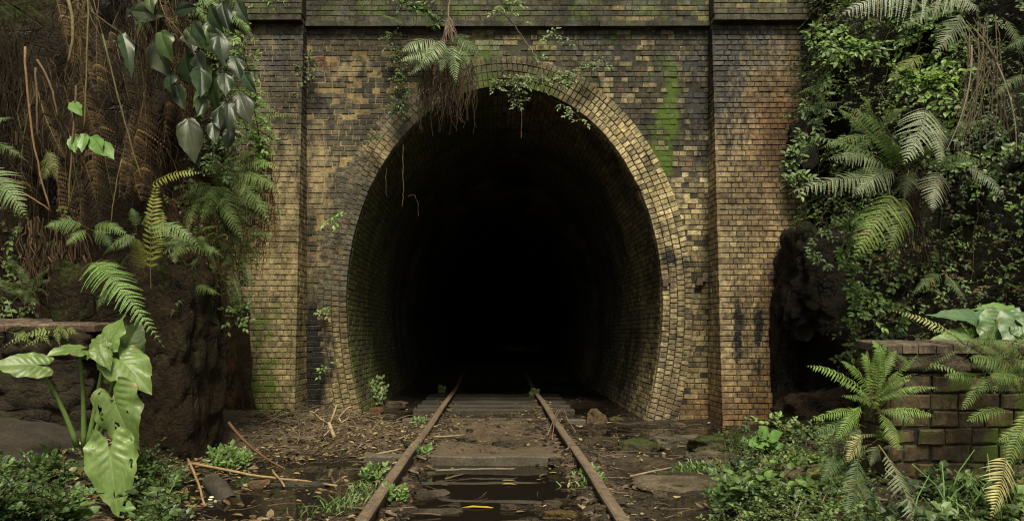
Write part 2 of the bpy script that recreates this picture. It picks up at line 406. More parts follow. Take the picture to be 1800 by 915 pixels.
for y in dep:
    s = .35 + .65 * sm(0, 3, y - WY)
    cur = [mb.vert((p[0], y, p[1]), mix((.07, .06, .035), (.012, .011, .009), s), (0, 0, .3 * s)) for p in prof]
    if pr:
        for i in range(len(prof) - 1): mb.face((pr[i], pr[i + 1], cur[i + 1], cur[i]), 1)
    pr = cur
# deeper bore: slightly smaller vault ribs every few metres
prev_off = .004; y = WY + 5.5
yy = WY + 5.5
while yy < 62:
    yy += .55 + .02 * (yy - WY)
    pf = horseshoe(-.02 - .02 * nz(yy * .9, 3), 150)
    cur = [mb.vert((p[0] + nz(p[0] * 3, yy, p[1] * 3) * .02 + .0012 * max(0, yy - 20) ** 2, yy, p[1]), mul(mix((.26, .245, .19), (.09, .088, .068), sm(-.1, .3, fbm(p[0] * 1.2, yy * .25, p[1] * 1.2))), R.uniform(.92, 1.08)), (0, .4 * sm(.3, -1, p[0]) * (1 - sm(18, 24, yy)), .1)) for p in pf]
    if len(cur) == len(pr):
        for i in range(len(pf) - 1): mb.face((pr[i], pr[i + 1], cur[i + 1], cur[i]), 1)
    pr = cur
mb.face(pr, 1)
mb.build('tunnel_lining', [M_brick, M_mortar], portal)

# battered piers
def pier_face(z): return 9.37 + cl(z / 5.16, -.1, 1.1) * .47
def pier(x0, x1, kind, inner):
    mb = MB()
    sl = .47 / 5.16; v = V((0, sl, 1)).normalized(); n_ = V((0, -1, sl)).normalized()
    # core behind the joints
    for (xa, xb) in ((x0 + .004, x1 - .004),):
        zs = [-.3 + .1 * i for i in range(56)]
        pr = None
        for z in zs:
            z = min(z, 5.18); y = pier_face(z)
            cur = []
            for k in range(9):
                x = xa + (xb - xa) * k / 8; px, py = PX((x, y, z)); _, ms = look(px, py, kind)
                cur.append(mb.vert((x, y, z), mortar(px, py), ms))
            sd = []
            for xx in (xa, xb):
                px, py = PX((xx, y, z)); _, ms = look(px, py, kind); sd.append((mb.vert((xx, y, z), mortar(px, py), ms), mb.vert((xx, WY + .05, z), mortar(px, py), ms)))
            if pr:
                for k in range(8): mb.face((pr[0][k], pr[0][k + 1], cur[k + 1], cur[k]), 1)
                mb.face((pr[1][0][1], pr[1][0][0], sd[0][0], sd[0][1]), 1); mb.face((pr[1][1][0], pr[1][1][1], sd[1][1], sd[1][0]), 1)
            pr = (cur, sd)
    z = -.25; row = 0
    while z < 5.16:
        step = BL if row % 2 == 0 else BL * .5
        x = x0
        first = BL * .75 if row % 2 else BL
        while x < x1 - .02:
            wd = first if x == x0 else (step if R.random() > .25 else BL * .5)
            xb = min(x + wd, x1)
            if x1 - xb < .05: xb = x1
            y = pier_face(z); px, py = PX(((x + xb) / 2, y, z + CH / 2)); c, ms = look(px, py, kind)
            brick(mb, V((x + JO / 2, y, z + JO / 2)), V((1, 0, 0)), v, n_, xb - x - JO, CH - JO, c, ms, R.uniform(.005, .011), .006, mf=lambda p: look(*PX(p), kind)[1])
            x = xb
        sx = x1 if inner > 0 else x0
        y = pier_face(z) - .012
        first = True
        while y < WY - .02:
            wd = (BL * .5 if row % 2 == 0 else BL * .75) if first else BL; first = False
            yb = min(y + wd, WY); px, py = PX((sx, (y + yb) / 2, z)); c, ms = look(px, py, kind)
            if yb - y > .03:
                brick(mb, V((sx, y + JO / 2, z + JO / 2)), V((0, 1, 0)), V((0, 0, 1)), V((inner, 0, 0)), yb - y - JO, CH - JO, c, ms, .006, .005)
            y = yb
        z += CH; row += 1
    return mb.build('pier', [M_brick, M_mortar], portal)
pier(-3.62, -2.47, 'pier_left', 1)['label'] = 'yellow and moss-dark brick pier left of the arch'
pier(2.83, 3.97, 'pier_right', -1)['label'] = 'tan and orange brick pier right of the arch, with black streaks'
# parapet above the string course, stepping forward over the piers
mb = MB()
def band(x0, x1, yf, z0, z1, kind):
    boxm(mb, (x0, yf, z0), (x1, WY + .6, z1), (.035, .033, .02), 0, (0, .3, .3))
    z = z0; row = 0
    while z < z1 - .02:
        x = x0 - (BL / 2 if row % 2 else 0)
        while x < x1:
            xa, xb = max(x, x0), min(x + BL, x1)
            if xb - xa > .03:
                px, py = PX(((xa + xb) / 2, yf, z)); c, ms = look(px, py, 'parapet')
                brick(mb, V((xa + JO / 2, yf, z + JO / 2)), V((1, 0, 0)), V((0, 0, 1)), V((0, -1, 0)), xb - xa - JO, CH - JO, c, ms, R.uniform(.004, .01), .005)
            x += BL
        z += CH; row += 1
band(-2.46, 2.82, 9.93, 5.18, 6.4, 0); band(-3.75, -2.463, 9.74, 5.20, 6.4, 0); band(2.823, 4.1, 9.74, 5.20, 6.4, 0)
mb.build('parapet', [M_brick, M_mortar], portal)
mb = MB()
for x0, x1, y in ((-2.46, 2.82, 9.90), (-3.78, -2.463, 9.70), (2.823, 4.13, 9.70)):
    x = x0
    while x < x1 - .01:
        xb = min(x + R.uniform(.5, .8), x1); boxm(mb, (x, y + R.uniform(0, .008), 5.115), (xb - .004, WY + .2, 5.182), mul((.07, .065, .045), R.uniform(.7, 1.2)), .003, (0, .3, .5)); x = xb
mb.build('string_course', M_mortar, portal)
# rusted iron stubs let into the brickwork
for (px, py, w_) in ((1172, 496, .05), (1232, 494, .06)):
    mb = MB(); p = P(px, py, 9.95)
    boxm(mb, (p.x - w_, 9.93, p.z - .045), (p.x + w_ * .3, 10.02, p.z + .045), (.07, .045, .035), .008)
    boxm(mb, (p.x + w_ * .32, 9.95, p.z - .01), (p.x + w_ * 1.3, 10.02, p.z + .05), (.05, .035, .03), .01)
    mb.build('iron_bracket', M_rust, portal)

# ------------------------------------------------------------------ ground, water, banks
RX = .72            # half gauge to rail centre
def gz(x, y):
    n = fbm(x, y, 0, 1.1, 5) * .05 + fbm(x, y, 7, 5.5, 4) * .022
    z = -.02 + n
    z += .5 * sm(2.0, 4.2, -x) * (1 - sm(8.5, 9.8, y)) + .10 * sm(1.0, 2.4, -x) * sm(7.0, 9.3, y)      # rises to the left
    z += .13 * sm(2.1, 3.4, x) * (1 - sm(7.8, 8.8, y)) * sm(3.5, 5.5, y + .2)                          # planted rise on the right
    # track bed
    tb = 1 - sm(.5, .62, abs(x))
    pool = sm(3.2, 3.6, y) * (1 - sm(6.75, 6.95, y + .1 * nz(x * 3, 1)))
    dirt = sm(6.85, 7.05, y) * (1 - sm(9.3, 9.9, y))
    z += tb * (-.075 * pool + .05 * dirt - .02 * sm(9.9, 10.4, y))
    rail = math.exp(-((abs(x) - RX) / .22) ** 2); z += rail * .035
    z -= .15 * blobw(x, y, 2.0, 8.75, 1.0, .5) + .06 * blobw(x, y, 1.5, 7.6, .5, .4)                    # pools
    z -= .11 * blobw(x, y, -1.45, 6.2, .8, .6) + .12 * blobw(x, y, -1.5, 5.2, .6, .55) + .08 * blobw(x, y, -1.2, 10.8, .55, 1.0) + .06 * blobw(x, y, 1.35, 5.2, .4, .6)
    z -= .07 * blobw(x, y, 1.55, 11.2, .5, 1.4)
    z += .10 * blobw(x, y, -1.75, 8.4, .8, .7) + .05 * blobw(x, y, -1.2, 7.4, .5, .5)
    z += .32 * sm(15.5, 20, y) * (1 - .35 * cl(abs(x - .2) / 1.6) ** 2) - .45 * sm(20.2, 24, y)
    return z
def blobw(x, y, cx, cy, rx, ry): return math.exp(-((x - cx) / rx) ** 2 - ((y - cy) / ry) ** 2)
xs = [-60, -40, -25, -15, -10, -7.5, -6] + [-5 + .05 * i for i in range(201)] + [6, 7.5, 10, 15, 25, 40, 60]
ys = [-50, -30, -15, -8, -3, 0, 1.5, 2.5] + [3 + .05 * i for i in range(150)] + [10.5 + .1 * i for i in range(125)] + [24, 27, 32, 45, 60]
mb = MB()
for y in ys:
    for x in xs:
        n = fbm(x, y, 2, 1.7, 4)
        c = mix((.030, .023, .016), (.065, .050, .034), cl(.5 + n))
        c = mix(c, (.11, .085, .055), .6 * blobw(x, y, -1.5, 8.0, .9, 1.0) + .35 * (abs(x) < .6) * (6.9 < y < 9.8))
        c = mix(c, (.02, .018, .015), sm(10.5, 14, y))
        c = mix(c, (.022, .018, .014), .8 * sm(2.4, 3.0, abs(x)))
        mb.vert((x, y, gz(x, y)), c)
W_ = len(xs)
for j in range(len(ys) - 1):
    for i in range(W_ - 1): mb.face((j * W_ + i, j * W_ + i + 1, (j + 1) * W_ + i + 1, (j + 1) * W_ + i))
def mat_ground():
    m, nd, lk, bs = newmat('wet_soil')
    co = nd.new('ShaderNodeTexCoord').outputs['Object']
    at = nd.new('ShaderNodeAttribute'); at.attribute_name = 'col'
    n1 = noisen(nd, lk, 7, 8, .7, co); n2 = noisen(nd, lk, 70, 6, .75, co)
    vo = nd.new('ShaderNodeTexVoronoi'); vo.inputs['Scale'].default_value = 34; lk.new(co, vo.inputs['Vector'])
    c = mixnode(nd, lk, 1.0, at.outputs[0], ramp(nd, lk, n1, .3, .7, (.5, .5, .5), (1.5, 1.42, 1.3)), 'MULTIPLY')
    c = mixnode(nd, lk, .75, c, ramp(nd, lk, n2, .35, .62, (.35, .34, .32), (1.45, 1.4, 1.3)), 'MULTIPLY')
    geo = nd.new('ShaderNodeNewGeometry'); sx = nd.new('ShaderNodeSeparateXYZ'); lk.new(geo.outputs['Position'], sx.inputs[0])
    hz = mathn(nd, lk, 'ADD', sx.outputs[2], mathn(nd, lk, 'MULTIPLY', mathn(nd, lk, 'SUBTRACT', n1, .5), .08))
    mr = nd.new('ShaderNodeMapRange'); mr.inputs[1].default_value = -.055; mr.inputs[2].default_value = .01; lk.new(hz, mr.inputs[0])
    c = mixnode(nd, lk, mr.outputs[0], (.018, .014, .010), c)
    lk.new(c, bs.inputs['Base Color'])
    mr2 = nd.new('ShaderNodeMapRange'); mr2.inputs[1].default_value = -.055; mr2.inputs[2].default_value = .06; mr2.inputs[3].default_value = .16; mr2.inputs[4].default_value = .85
    lk.new(hz, mr2.inputs[0]); lk.new(mr2.outputs[0], bs.inputs['Roughness']); bs.inputs['Specular IOR Level'].default_value = .4
    bp = nd.new('ShaderNodeBump'); bp.inputs['Strength'].default_value = .8; bp.inputs['Distance'].default_value = .02
    lk.new(mathn(nd, lk, 'ADD', n2, mathn(nd, lk, 'MULTIPLY', vo.outputs['Distance'], .7)), bp.inputs['Height']); lk.new(bp.outputs[0], bs.inputs['Normal'])
    return m
tag(mb.build('ground', mat_ground(), None, True), kind='structure')
mb = MB()
m, nd, lk, bs = newmat('puddle_water')
bs.inputs['Base Color'].default_value = (.010, .008, .006, 1); bs.inputs['Roughness'].default_value = .04; bs.inputs['IOR'].default_value = 1.33
bp = nd.new('ShaderNodeBump'); bp.inputs['Strength'].default_value = .08; bp.inputs['Distance'].default_value = .01
lk.new(noisen(nd, lk, 9, 3, .5, nd.new('ShaderNodeTexCoord').outputs['Object']), bp.inputs['Height']); lk.new(bp.outputs[0], bs.inputs['Normal'])
WZ = -.062
i4 = [mb.vert((x, y, WZ)) for x, y in ((-2.6, 3), (3.2, 3), (3.2, 16), (-2.6, 16))]; mb.face(i4)
tag(mb.build('water', m), kind='structure')

def bank(path, top, name, seed, lean, col):
    """rough earth and rock face along a ground path"""
    mb = MB(); pts = [V((p[0], p[1], 0)) for p in path]
    dense = []
    for a, b in zip(pts, pts[1:]):
        k = max(2, int((b - a).length / .12))
        dense += [a.lerp(b, i / k) for i in range(k)]
    dense.append(pts[-1]); nzr = int(top / .14)
    surf = []
    for i, p in enumerate(dense):
        t = (dense[min(i + 2, len(dense) - 1)] - dense[max(i - 2, 0)]).normalized(); nn = V((t.y, -t.x, 0))
        if nn.y > 0 and abs(nn.y) > .2: nn = -nn
        if abs(nn.y) <= .2: nn = V((-1 if p.x > 0 else 1, 0, 0))
        colm = []
        for k in range(nzr + 1):
            z = -.4 + k * .14
            d = .30 * fbm(p.x + seed, p.y, z, .7, 5) + .12 * fbm(p.x, p.y + seed, z, 2.6, 4) - lean(z)
            q = p + nn * d + V((0, 0, z)); colm.append(q)
            n = fbm(q.x, q.y, q.z, 1.2, 4)
            mb.vert(q, mul(mix(col, (.05, .026, .012), sm(7.9, 8.6, q.y) * sm(0, -1, q.x) * .8), 1 + .5 * n), (0, cl(.12 + .6 * n), 0))
        surf.append((colm, nn))
    W2 = nzr + 1
    for i in range(len(dense) - 1):
        for k in range(nzr): mb.face((i * W2 + k, (i + 1) * W2 + k, (i + 1) * W2 + k + 1, i * W2 + k + 1))
    # the ground carries on behind the top edge
    e = len(mb.v)
    for i, p in enumerate(dense):
        q = surf[i][0][-1]; mb.vert((q.x - surf[i][1].x * 14, q.y - surf[i][1].y * 14, q.z + 3), col)
    for i in range(len(dense) - 1): mb.face((i * W2 + nzr, (i + 1) * W2 + nzr, e + i + 1, e + i))
    tag(mb.build(name, M_rock, None, True), kind='structure')
    return surf
LP = [(-14, 2.5), (-9, 5.2), (-5.8, 6.9), (-4.2, 7.3), (-3.45, 7.8), (-3.22, 8.5), (-3.3, 9.2), (-3.45, 10.1)]
RP = [(3.75, 10.1), (3.72, 9.3), (3.95, 8.75), (4.5, 8.1), (5.4, 7.4), (8, 6), (12, 3.5), (16, 0)]
SL = bank(LP, 8.0, 'left_bank', 3.0, lambda z: .05 * z + .25 * sm(1.6, 2.6, z) * 0, (.020, .014, .009))
SR = bank(RP, 8.0, 'right_bank', 21.0, lambda z: .10 * z, (.013, .012, .008))
mb = MB()
hx = [-40, -20, -10, -6, -4.4, -2, 0, 2, 4.6, 6, 10, 20, 40]; hy = [10.5, 11, 12, 14, 18, 25, 40, 70]
for y in hy:
    for x in hx: mb.vert((x, y, 6.25 + 1.2 * sm(10.5, 14, y) + .22 * (y - 10.5) + .4 * nz(x, y, 0, .4)), (.03, .035, .015))
for j in range(len(hy) - 1):
    for i in range(len(hx) - 1): mb.face((j * 13 + i, j * 13 + i + 1, (j + 1) * 13 + i + 1, (j + 1) * 13 + i))
tag(mb.build('hillside', M_rock, None, True), kind='structure')

# ------------------------------------------------------------------ rocks
def rockmesh(mb, c, size, seed, n=8, rough=.35, col=(.06, .05, .04), moss=0.0, boxy=2.2, yaw=0.0, tilt=0.0, crack=0.0):
    base = len(mb.v); cy_, sy_ = math.cos(yaw), math.sin(yaw)
    idx = {}
    def vv(p):
        key = (round(p.x, 4), round(p.y, 4), round(p.z, 4))
        if key in idx: return idx[key]
        d = p.normalized(); e = (abs(d.x) ** (2 * boxy) + abs(d.y) ** (2 * boxy) + abs(d.z) ** (2 * boxy)) ** (-1 / (2 * boxy))
        q = d * e
        r = 1 + rough * (.7 * NZ.noise(q * 1.3 + V((seed, 0, 0))) + .45 * NZ.noise(q * 3.1 + V((0, seed, 0))) + .2 * NZ.noise(q * 7 + V((0, 0, seed))))
        if crack: r -= crack * max(0, 1 - abs(NZ.noise(V((q.x * 1.1 + seed, q.y * 1.1, q.z * 2.6)))) * 9) + crack * .6 * ((q.z * 3.2 + .8 * NZ.noise(q * 1.5)) % 1.0) - crack * .3 + crack * .5 * NZ.noise(V((q.x * 2 + seed, q.y * 2, q.z * .5)))
        q = V((q.x * size[0] * r, q.y * size[1] * r, q.z * size[2] * r))
        q = V((q.x * cy_ - q.y * sy_, q.x * sy_ + q.y * cy_, q.z + tilt * q.x))
        k = 1 + .4 * NZ.noise(q * 5)
        idx[key] = mb.vert(c + q, mul(col, k), (0, cl(moss * (.4 + .8 * cl(d.z)) + .4 * NZ.noise(q * 4) * (moss > 0)), 0)); return idx[key]
    for ax in range(3):
        for sg in (-1, 1):
            for i in range(n):
                for j in range(n):
                    qs = []
                    for (a, b) in ((i, j), (i + 1, j), (i + 1, j + 1), (i, j + 1)):
                        p = [0, 0, 0]; p[ax] = sg; p[(ax + 1) % 3] = -1 + 2 * a / n; p[(ax + 2) % 3] = -1 + 2 * b / n
                        qs.append(vv(V(p)))
                    mb.face(qs if sg > 0 else qs[::-1])
def rock(name, label, cat, c, size, seed, group=None, mat=None, **kw):
    mb = MB(); rockmesh(mb, c, size, seed, **kw)
    return tag(mb.build(name, mat or M_rock, None, True), label, cat, group)
rock('rock_outcrop', 'tall dark wet rock outcrop beside the large-leaved plant', 'rock', V((-3.12, 6.75, .60)), (.58, .55, 1.12), 4.2, n=72, rough=.20, col=(.019, .0125, .0065), moss=.36, boxy=3.6, crack=.05)
ro = thing('rock_outcrop', 'black wet rock face with a hollow, against the right brick pier', 'rock')
mb = MB(); rockmesh(mb, V((3.90, 9.12, 1.72)), (.42, .42, .60), 8.8, 54, .4, (.013, .011, .009), .15, 3.0, crack=.045)
rockmesh(mb, V((3.80, 9.35, 3.35)), (.14, .2, .34), 5.1, 20, .4, (.012, .011, .009), .05, 2.2)
mb.build('overhang', M_rock, ro, True)
mb = MB(); rockmesh(mb, V((4.30, 9.05, .75)), (.24, .4, .9), 2.5, 34, .4, (.013, .011, .009), .15, 2.6)
rockmesh(mb, V((3.58, 9.4, .7)), (.13, .22, .85), 6.5, 30, .4, (.013, .010, .008), .0, 2.2); mb.build('buttress', M_rock, ro, True)
mb = MB(); rockmesh(mb, V((3.95, 9.45, .8)), (.5, .12, .5), 7.5, 20, .3, (.014, .012, .009), .5, 2.6); mb.build('hollow_back', M_rock, ro, True)
rock('rock_outcrop', 'lower shoulder of dark rock between the tall outcrop and the left pier', 'rock', V((-3.12, 8.75, .25)), (.26, .42, 1.05), 12.2, n=40, rough=.35, col=(.036, .021, .010), moss=.3, boxy=2.4, crack=.05)
rock('boulder', 'brown flat-topped boulder lying at the foot of the black rock face', 'boulder', V((3.72, 8.85, .16)), (.36, .3, .26), 1.7, n=20, rough=.4, col=(.04, .03, .022), boxy=3, tilt=.25)
STONES = [(1440 - 0, 660, 0, 0, 0)]
def on(px, py):                    # ground point under a photo pixel
    z = 0.0
    for _ in range(6):
        Y = FPX * (CAMZ - z) / (py - CY); x = (px - CX) * Y / FPX; z = gz(x, Y)
    return V((x, Y, z))
def stone(px, py, sx, sy, sz, label, col=(.075, .062, .045), moss=0.0, seed=0, n=12, rough=.35, boxy=2.2, yaw=0.0, name='stone', group=None):
    p = on(px, py); p.z += sz * .25
    return rock(name, label, 'stone', p, (sx, sy, sz), seed or px * .37, group, n=n, rough=rough, col=col, moss=moss, boxy=boxy, yaw=yaw)
stone(1048, 742, .12, .12, .13, 'tan pointed lump of rock leaning by the right rail inside the mouth', (.13, .098, .058), boxy=1.1, rough=.6)
stone(1082, 742, .09, .08, .055, 'small mossy brown stone beside the tan pointed rock', (.10, .085, .035), .5)
stone(1122, 788, .17, .14, .10, 'rounded boulder furred with green moss in front of the right pool', (.07, .065, .04), .75)
stone(1200, 782, .30, .14, .075, 'flat grey stone at the edge of the pool before the right pier', (.13, .118, .092), .05)
stone(1282, 786, .34, .18, .085, 'low mossy slab near the foot of the right pier', (.07, .065, .04), .7)
stone(1195, 858, .36, .17, .06, 'broad flat brown slab lying right of the near rail', (.125, .108, .08), .05, boxy=3)
stone(1258, 812, .24, .15, .06, 'square-edged grey slab next to the grass tuft right of the track', (.125, .108, .084), .08, boxy=3.5)
stone(1190, 748, .10, .05, .03, 'thin pale stone standing out of the right pool', (.10, .085, .065))
stone(757, 876, .13, .08, .04, 'pointed grey slab by the left rail, reaching into the track puddle', (.075, .065, .05), boxy=2.6, yaw=.5)
stone(765, 905, .19, .07, .03, 'long flat slab at the lower edge, between the rails on the left', (.08, .068, .05), boxy=3)
stone(985, 908, .10, .05, .03, 'yellowish flat slab at the lower edge, between the rails on the right', (.16, .12, .055), boxy=2.8)
stone(885, 806, .10, .05, .035, 'dark flat stone in the middle of the bank of stones across the track', (.06, .052, .04))
stone(820, 808, .10, .05, .03, 'grey stone at the left end of the bank of stones across the track', (.07, .062, .048))
stone(935, 803, .07, .05, .03, 'small pale stone at the right end of the bank of stones across the track', (.085, .075, .055))
stone(985, 806, .10, .05, .035, 'smooth flat stone touching the inner side of the right rail', (.08, .07, .055))
stone(455, 858, .07, .05, .05, 'square brown stone beneath the long cane on the left', (.12, .08, .05), boxy=3)
stone(505, 792, .06, .04, .03, 'pale flat pebble in the mud left of the track', (.14, .115, .08))
stone(570, 837, .035, .03, .03, 'small pinkish stone on the wet mud left of the track', (.24, .15, .10))
stone(520, 862, .24, .05, .05, 'long grey stone lying in the left puddle behind the cane', (.06, .055, .045), boxy=3)
stone(680, 722, .28, .14, .06, 'flat slab by the water just inside the mouth on the left', (.075, .06, .042), boxy=2.8)
stone(660, 722, .10, .07, .075, 'reddish-brown lump of rock under the leafy weed at the left jamb', (.13, .075, .04))
stone(1410, 855, .22, .15, .12, 'pale brown rock half buried in the leafy ground cover', (.11, .09, .065), .1)
stone(1330, 775, .2, .15, .08, 'mossy stone under the bright broad-leaved seedling', (.06, .055, .035), .7)

# ------------------------------------------------------------------ the track
SLY = [3.95, 4.62, 5.3, 5.95, 6.8, 9.62, 10.9, 11.5, 12.2, 12.9, 13.6]
def rail_prof():
    return [(-.07, 0), (.07, 0), (.07, .012), (.012, .028), (.012, .105), (.036, .118), (.038, .142), (.026, .152), (-.026, .152), (-.038, .142), (-.036, .118), (-.012, .105), (-.012, .028), (-.07, .012)]
def rail(label, side, path, plate_y, clips=()):
    t = thing('rail', label, 'rail'); mb = MB(); pr = rail_prof(); rings = []
    k = 0
    for (x, y, z) in path:
        ring = []
        for (a, b) in pr:
            top = b > .14
            c = (.115, .085, .058) if top else (.075, .05, .032)
            ring.append(mb.vert((x + a, y, z - .152 + b), mul(c, R.uniform(.85, 1.15))))
        rings.append(ring)
    n = len(pr)
    for a, b in zip(rings, rings[1:]):
        for j in range(n): mb.face((a[j], a[(j + 1) % n], b[(j + 1) % n], b[j]))
    mb.face(rings[0][::-1]); mb.face(rings[-1])
    mb.build('running_rail', M_rust, t)
    for (x, y, z) in plate_y:
        mb = MB()
        for s in (-1, 1):
            boxm(mb, (x + s * .030 - .012, y - .25, z - .118), (x + s * .030 + .012, y + .25, z - .04), (.07, .045, .03), .002)
        f = mb.build('fishplate', M_rust, t)
        for i in range(4):
            mb = MB(); yy = y - .19 + .125 * i
            tube(mb, [V((x - .06, yy, z - .08)), V((x + .06, yy, z - .08))], .016, n=6, c=(.06, .04, .03)); mb.build('bolt', M_rust, f)
    for y in [v for v in SLY if path[0][1] + .2 < v < path[-1][1] - .2 and v < 12.5]:
        mb = MB(); x = rail_x(side, y); zb = rail_z(y) - .152
        boxm(mb, (x - .13, y - .09, zb - .03), (x + .13, y + .09, zb + .006), (.06, .04, .026), .003); pl = mb.build('base_plate', M_rust, t)
        for sx in (-1, 1):
            mb = MB(); boxm(mb, (x + sx * .085 - .014, y - .014, zb + .007), (x + sx * .085 + .014, y + .014, zb + .045), (.07, .045, .028), .003); mb.build('spike', M_rust, pl)
    for (y, s) in clips:
        mb = MB(); x = (s * .11) + rail_x(side, y); z = rail_z(y) - .10
        pts = [V((x + s * .045 * math.cos(a) * 1.2, y + .05 * math.sin(a), z + .012 * math.sin(2 * a) + .02)) for a in [i * 5.2 / 9 for i in range(10)]]
        tube(mb, pts, .014, n=5, c=(.075, .052, .035), cj=.3)
        mb.build('clip', M_rust, t)
    return t
def rail_x(s, y): return s * RX + (.004 * (y - 8) if s > 0 else 0)
def rail_z(y): return .10 + .008 * math.sin(y * 1.3) + (.10 * sm(14, 19, y) if y > 14 else 0) - 1.2 * sm(18.2, 23, y) ** 1.5
def span(s, a, b, dz=0, dx=0):
    k = max(2, int((b - a) / .35)); return [(rail_x(s, a + (b - a) * i / k) + dx + R.uniform(-.002, .002), a + (b - a) * i / k, rail_z(a + (b - a) * i / k) + dz) for i in range(k + 1)]
rail('near rusty rail left of the track, running out of the foreground', -1, span(-1, 2.2, 7.05), [(-RX, 7.06, rail_z(7.06))], [(4.6 + .66 * i, 1) for i in range(4)])
rail('rusty rail on the left curving away into the dark tunnel', -1, span(-1, 7.065, 22, -.004, .006), [], [(8.2, 1), (9.4, 1), (10.6, 1)])
rail('near rusty rail right of the track, running out of the foreground', 1, span(1, 2.2, 6.75), [], [(4.5, -1), (4.9, -1), (5.6, -1), (6.1, -1), (6.5, -1)])
rail('rusty rail on the right leading into the dark tunnel', 1, span(1, 6.765, 22, .012, -.014), [(RX, 6.76, rail_z(6.76))], [(6.9 + .3 * i + R.uniform(-.05, .05), -1) for i in range(14)])
SLN = ['nearest visible timber sleeper, drowned in the track puddle', 'dark wet timber sleeper in the near puddle, second from the foreground', 'dark wet timber sleeper across the middle of the track puddle', 'timber sleeper at the far side of the track puddle', 'timber sleeper holding back the edge of the dirt between the rails', 'pale worn timber sleeper at the tunnel mouth, behind the dirt', 'first timber sleeper inside the tunnel', 'second timber sleeper inside the tunnel', 'third timber sleeper inside the tunnel', 'fourth timber sleeper inside the tunnel', 'fifth timber sleeper inside the tunnel, in the dark']
for y, lb in zip(SLY, SLN):
    mb = MB(); zt = -.066 if y < 6.2 else (.018 if y > 6.5 else 0)
    nseg = 26; pr = [(-.11, -.13), (-.11, -.012), (-.095, 0), (-.03, .004), (.04, -.002), (.10, 0), (.115, -.014), (.115, -.13)]
    rings = []; tl = R.uniform(-.02, .02)
    for i in range(nseg + 1):
        x = -1.15 + 2.3 * i / nseg
        rings.append([mb.vert((x, y + a + tl * x + .012 * nz(x * 4, y + a), zt + b + .014 * nz(x * 2.5, y * 3, a * 9)), mul((.04, .034, .026) if y > 10 else (.075, .062, .045) if y > 6.5 else (.04, .032, .024), R.uniform(.75, 1.2))) for a, b in pr])  # sleepers inside the tunnel get a darker colour, painting in the dimness there
    for a, b in zip(rings, rings[1:]):
        for j in range(len(pr) - 1): mb.face((a[j + 1], a[j], b[j], b[j + 1]))
    mb.face(rings[0]); mb.face(rings[-1][::-1])
    tag(mb.build('sleeper', M_wood), lb, 'sleeper', 'timber sleepers across the track')

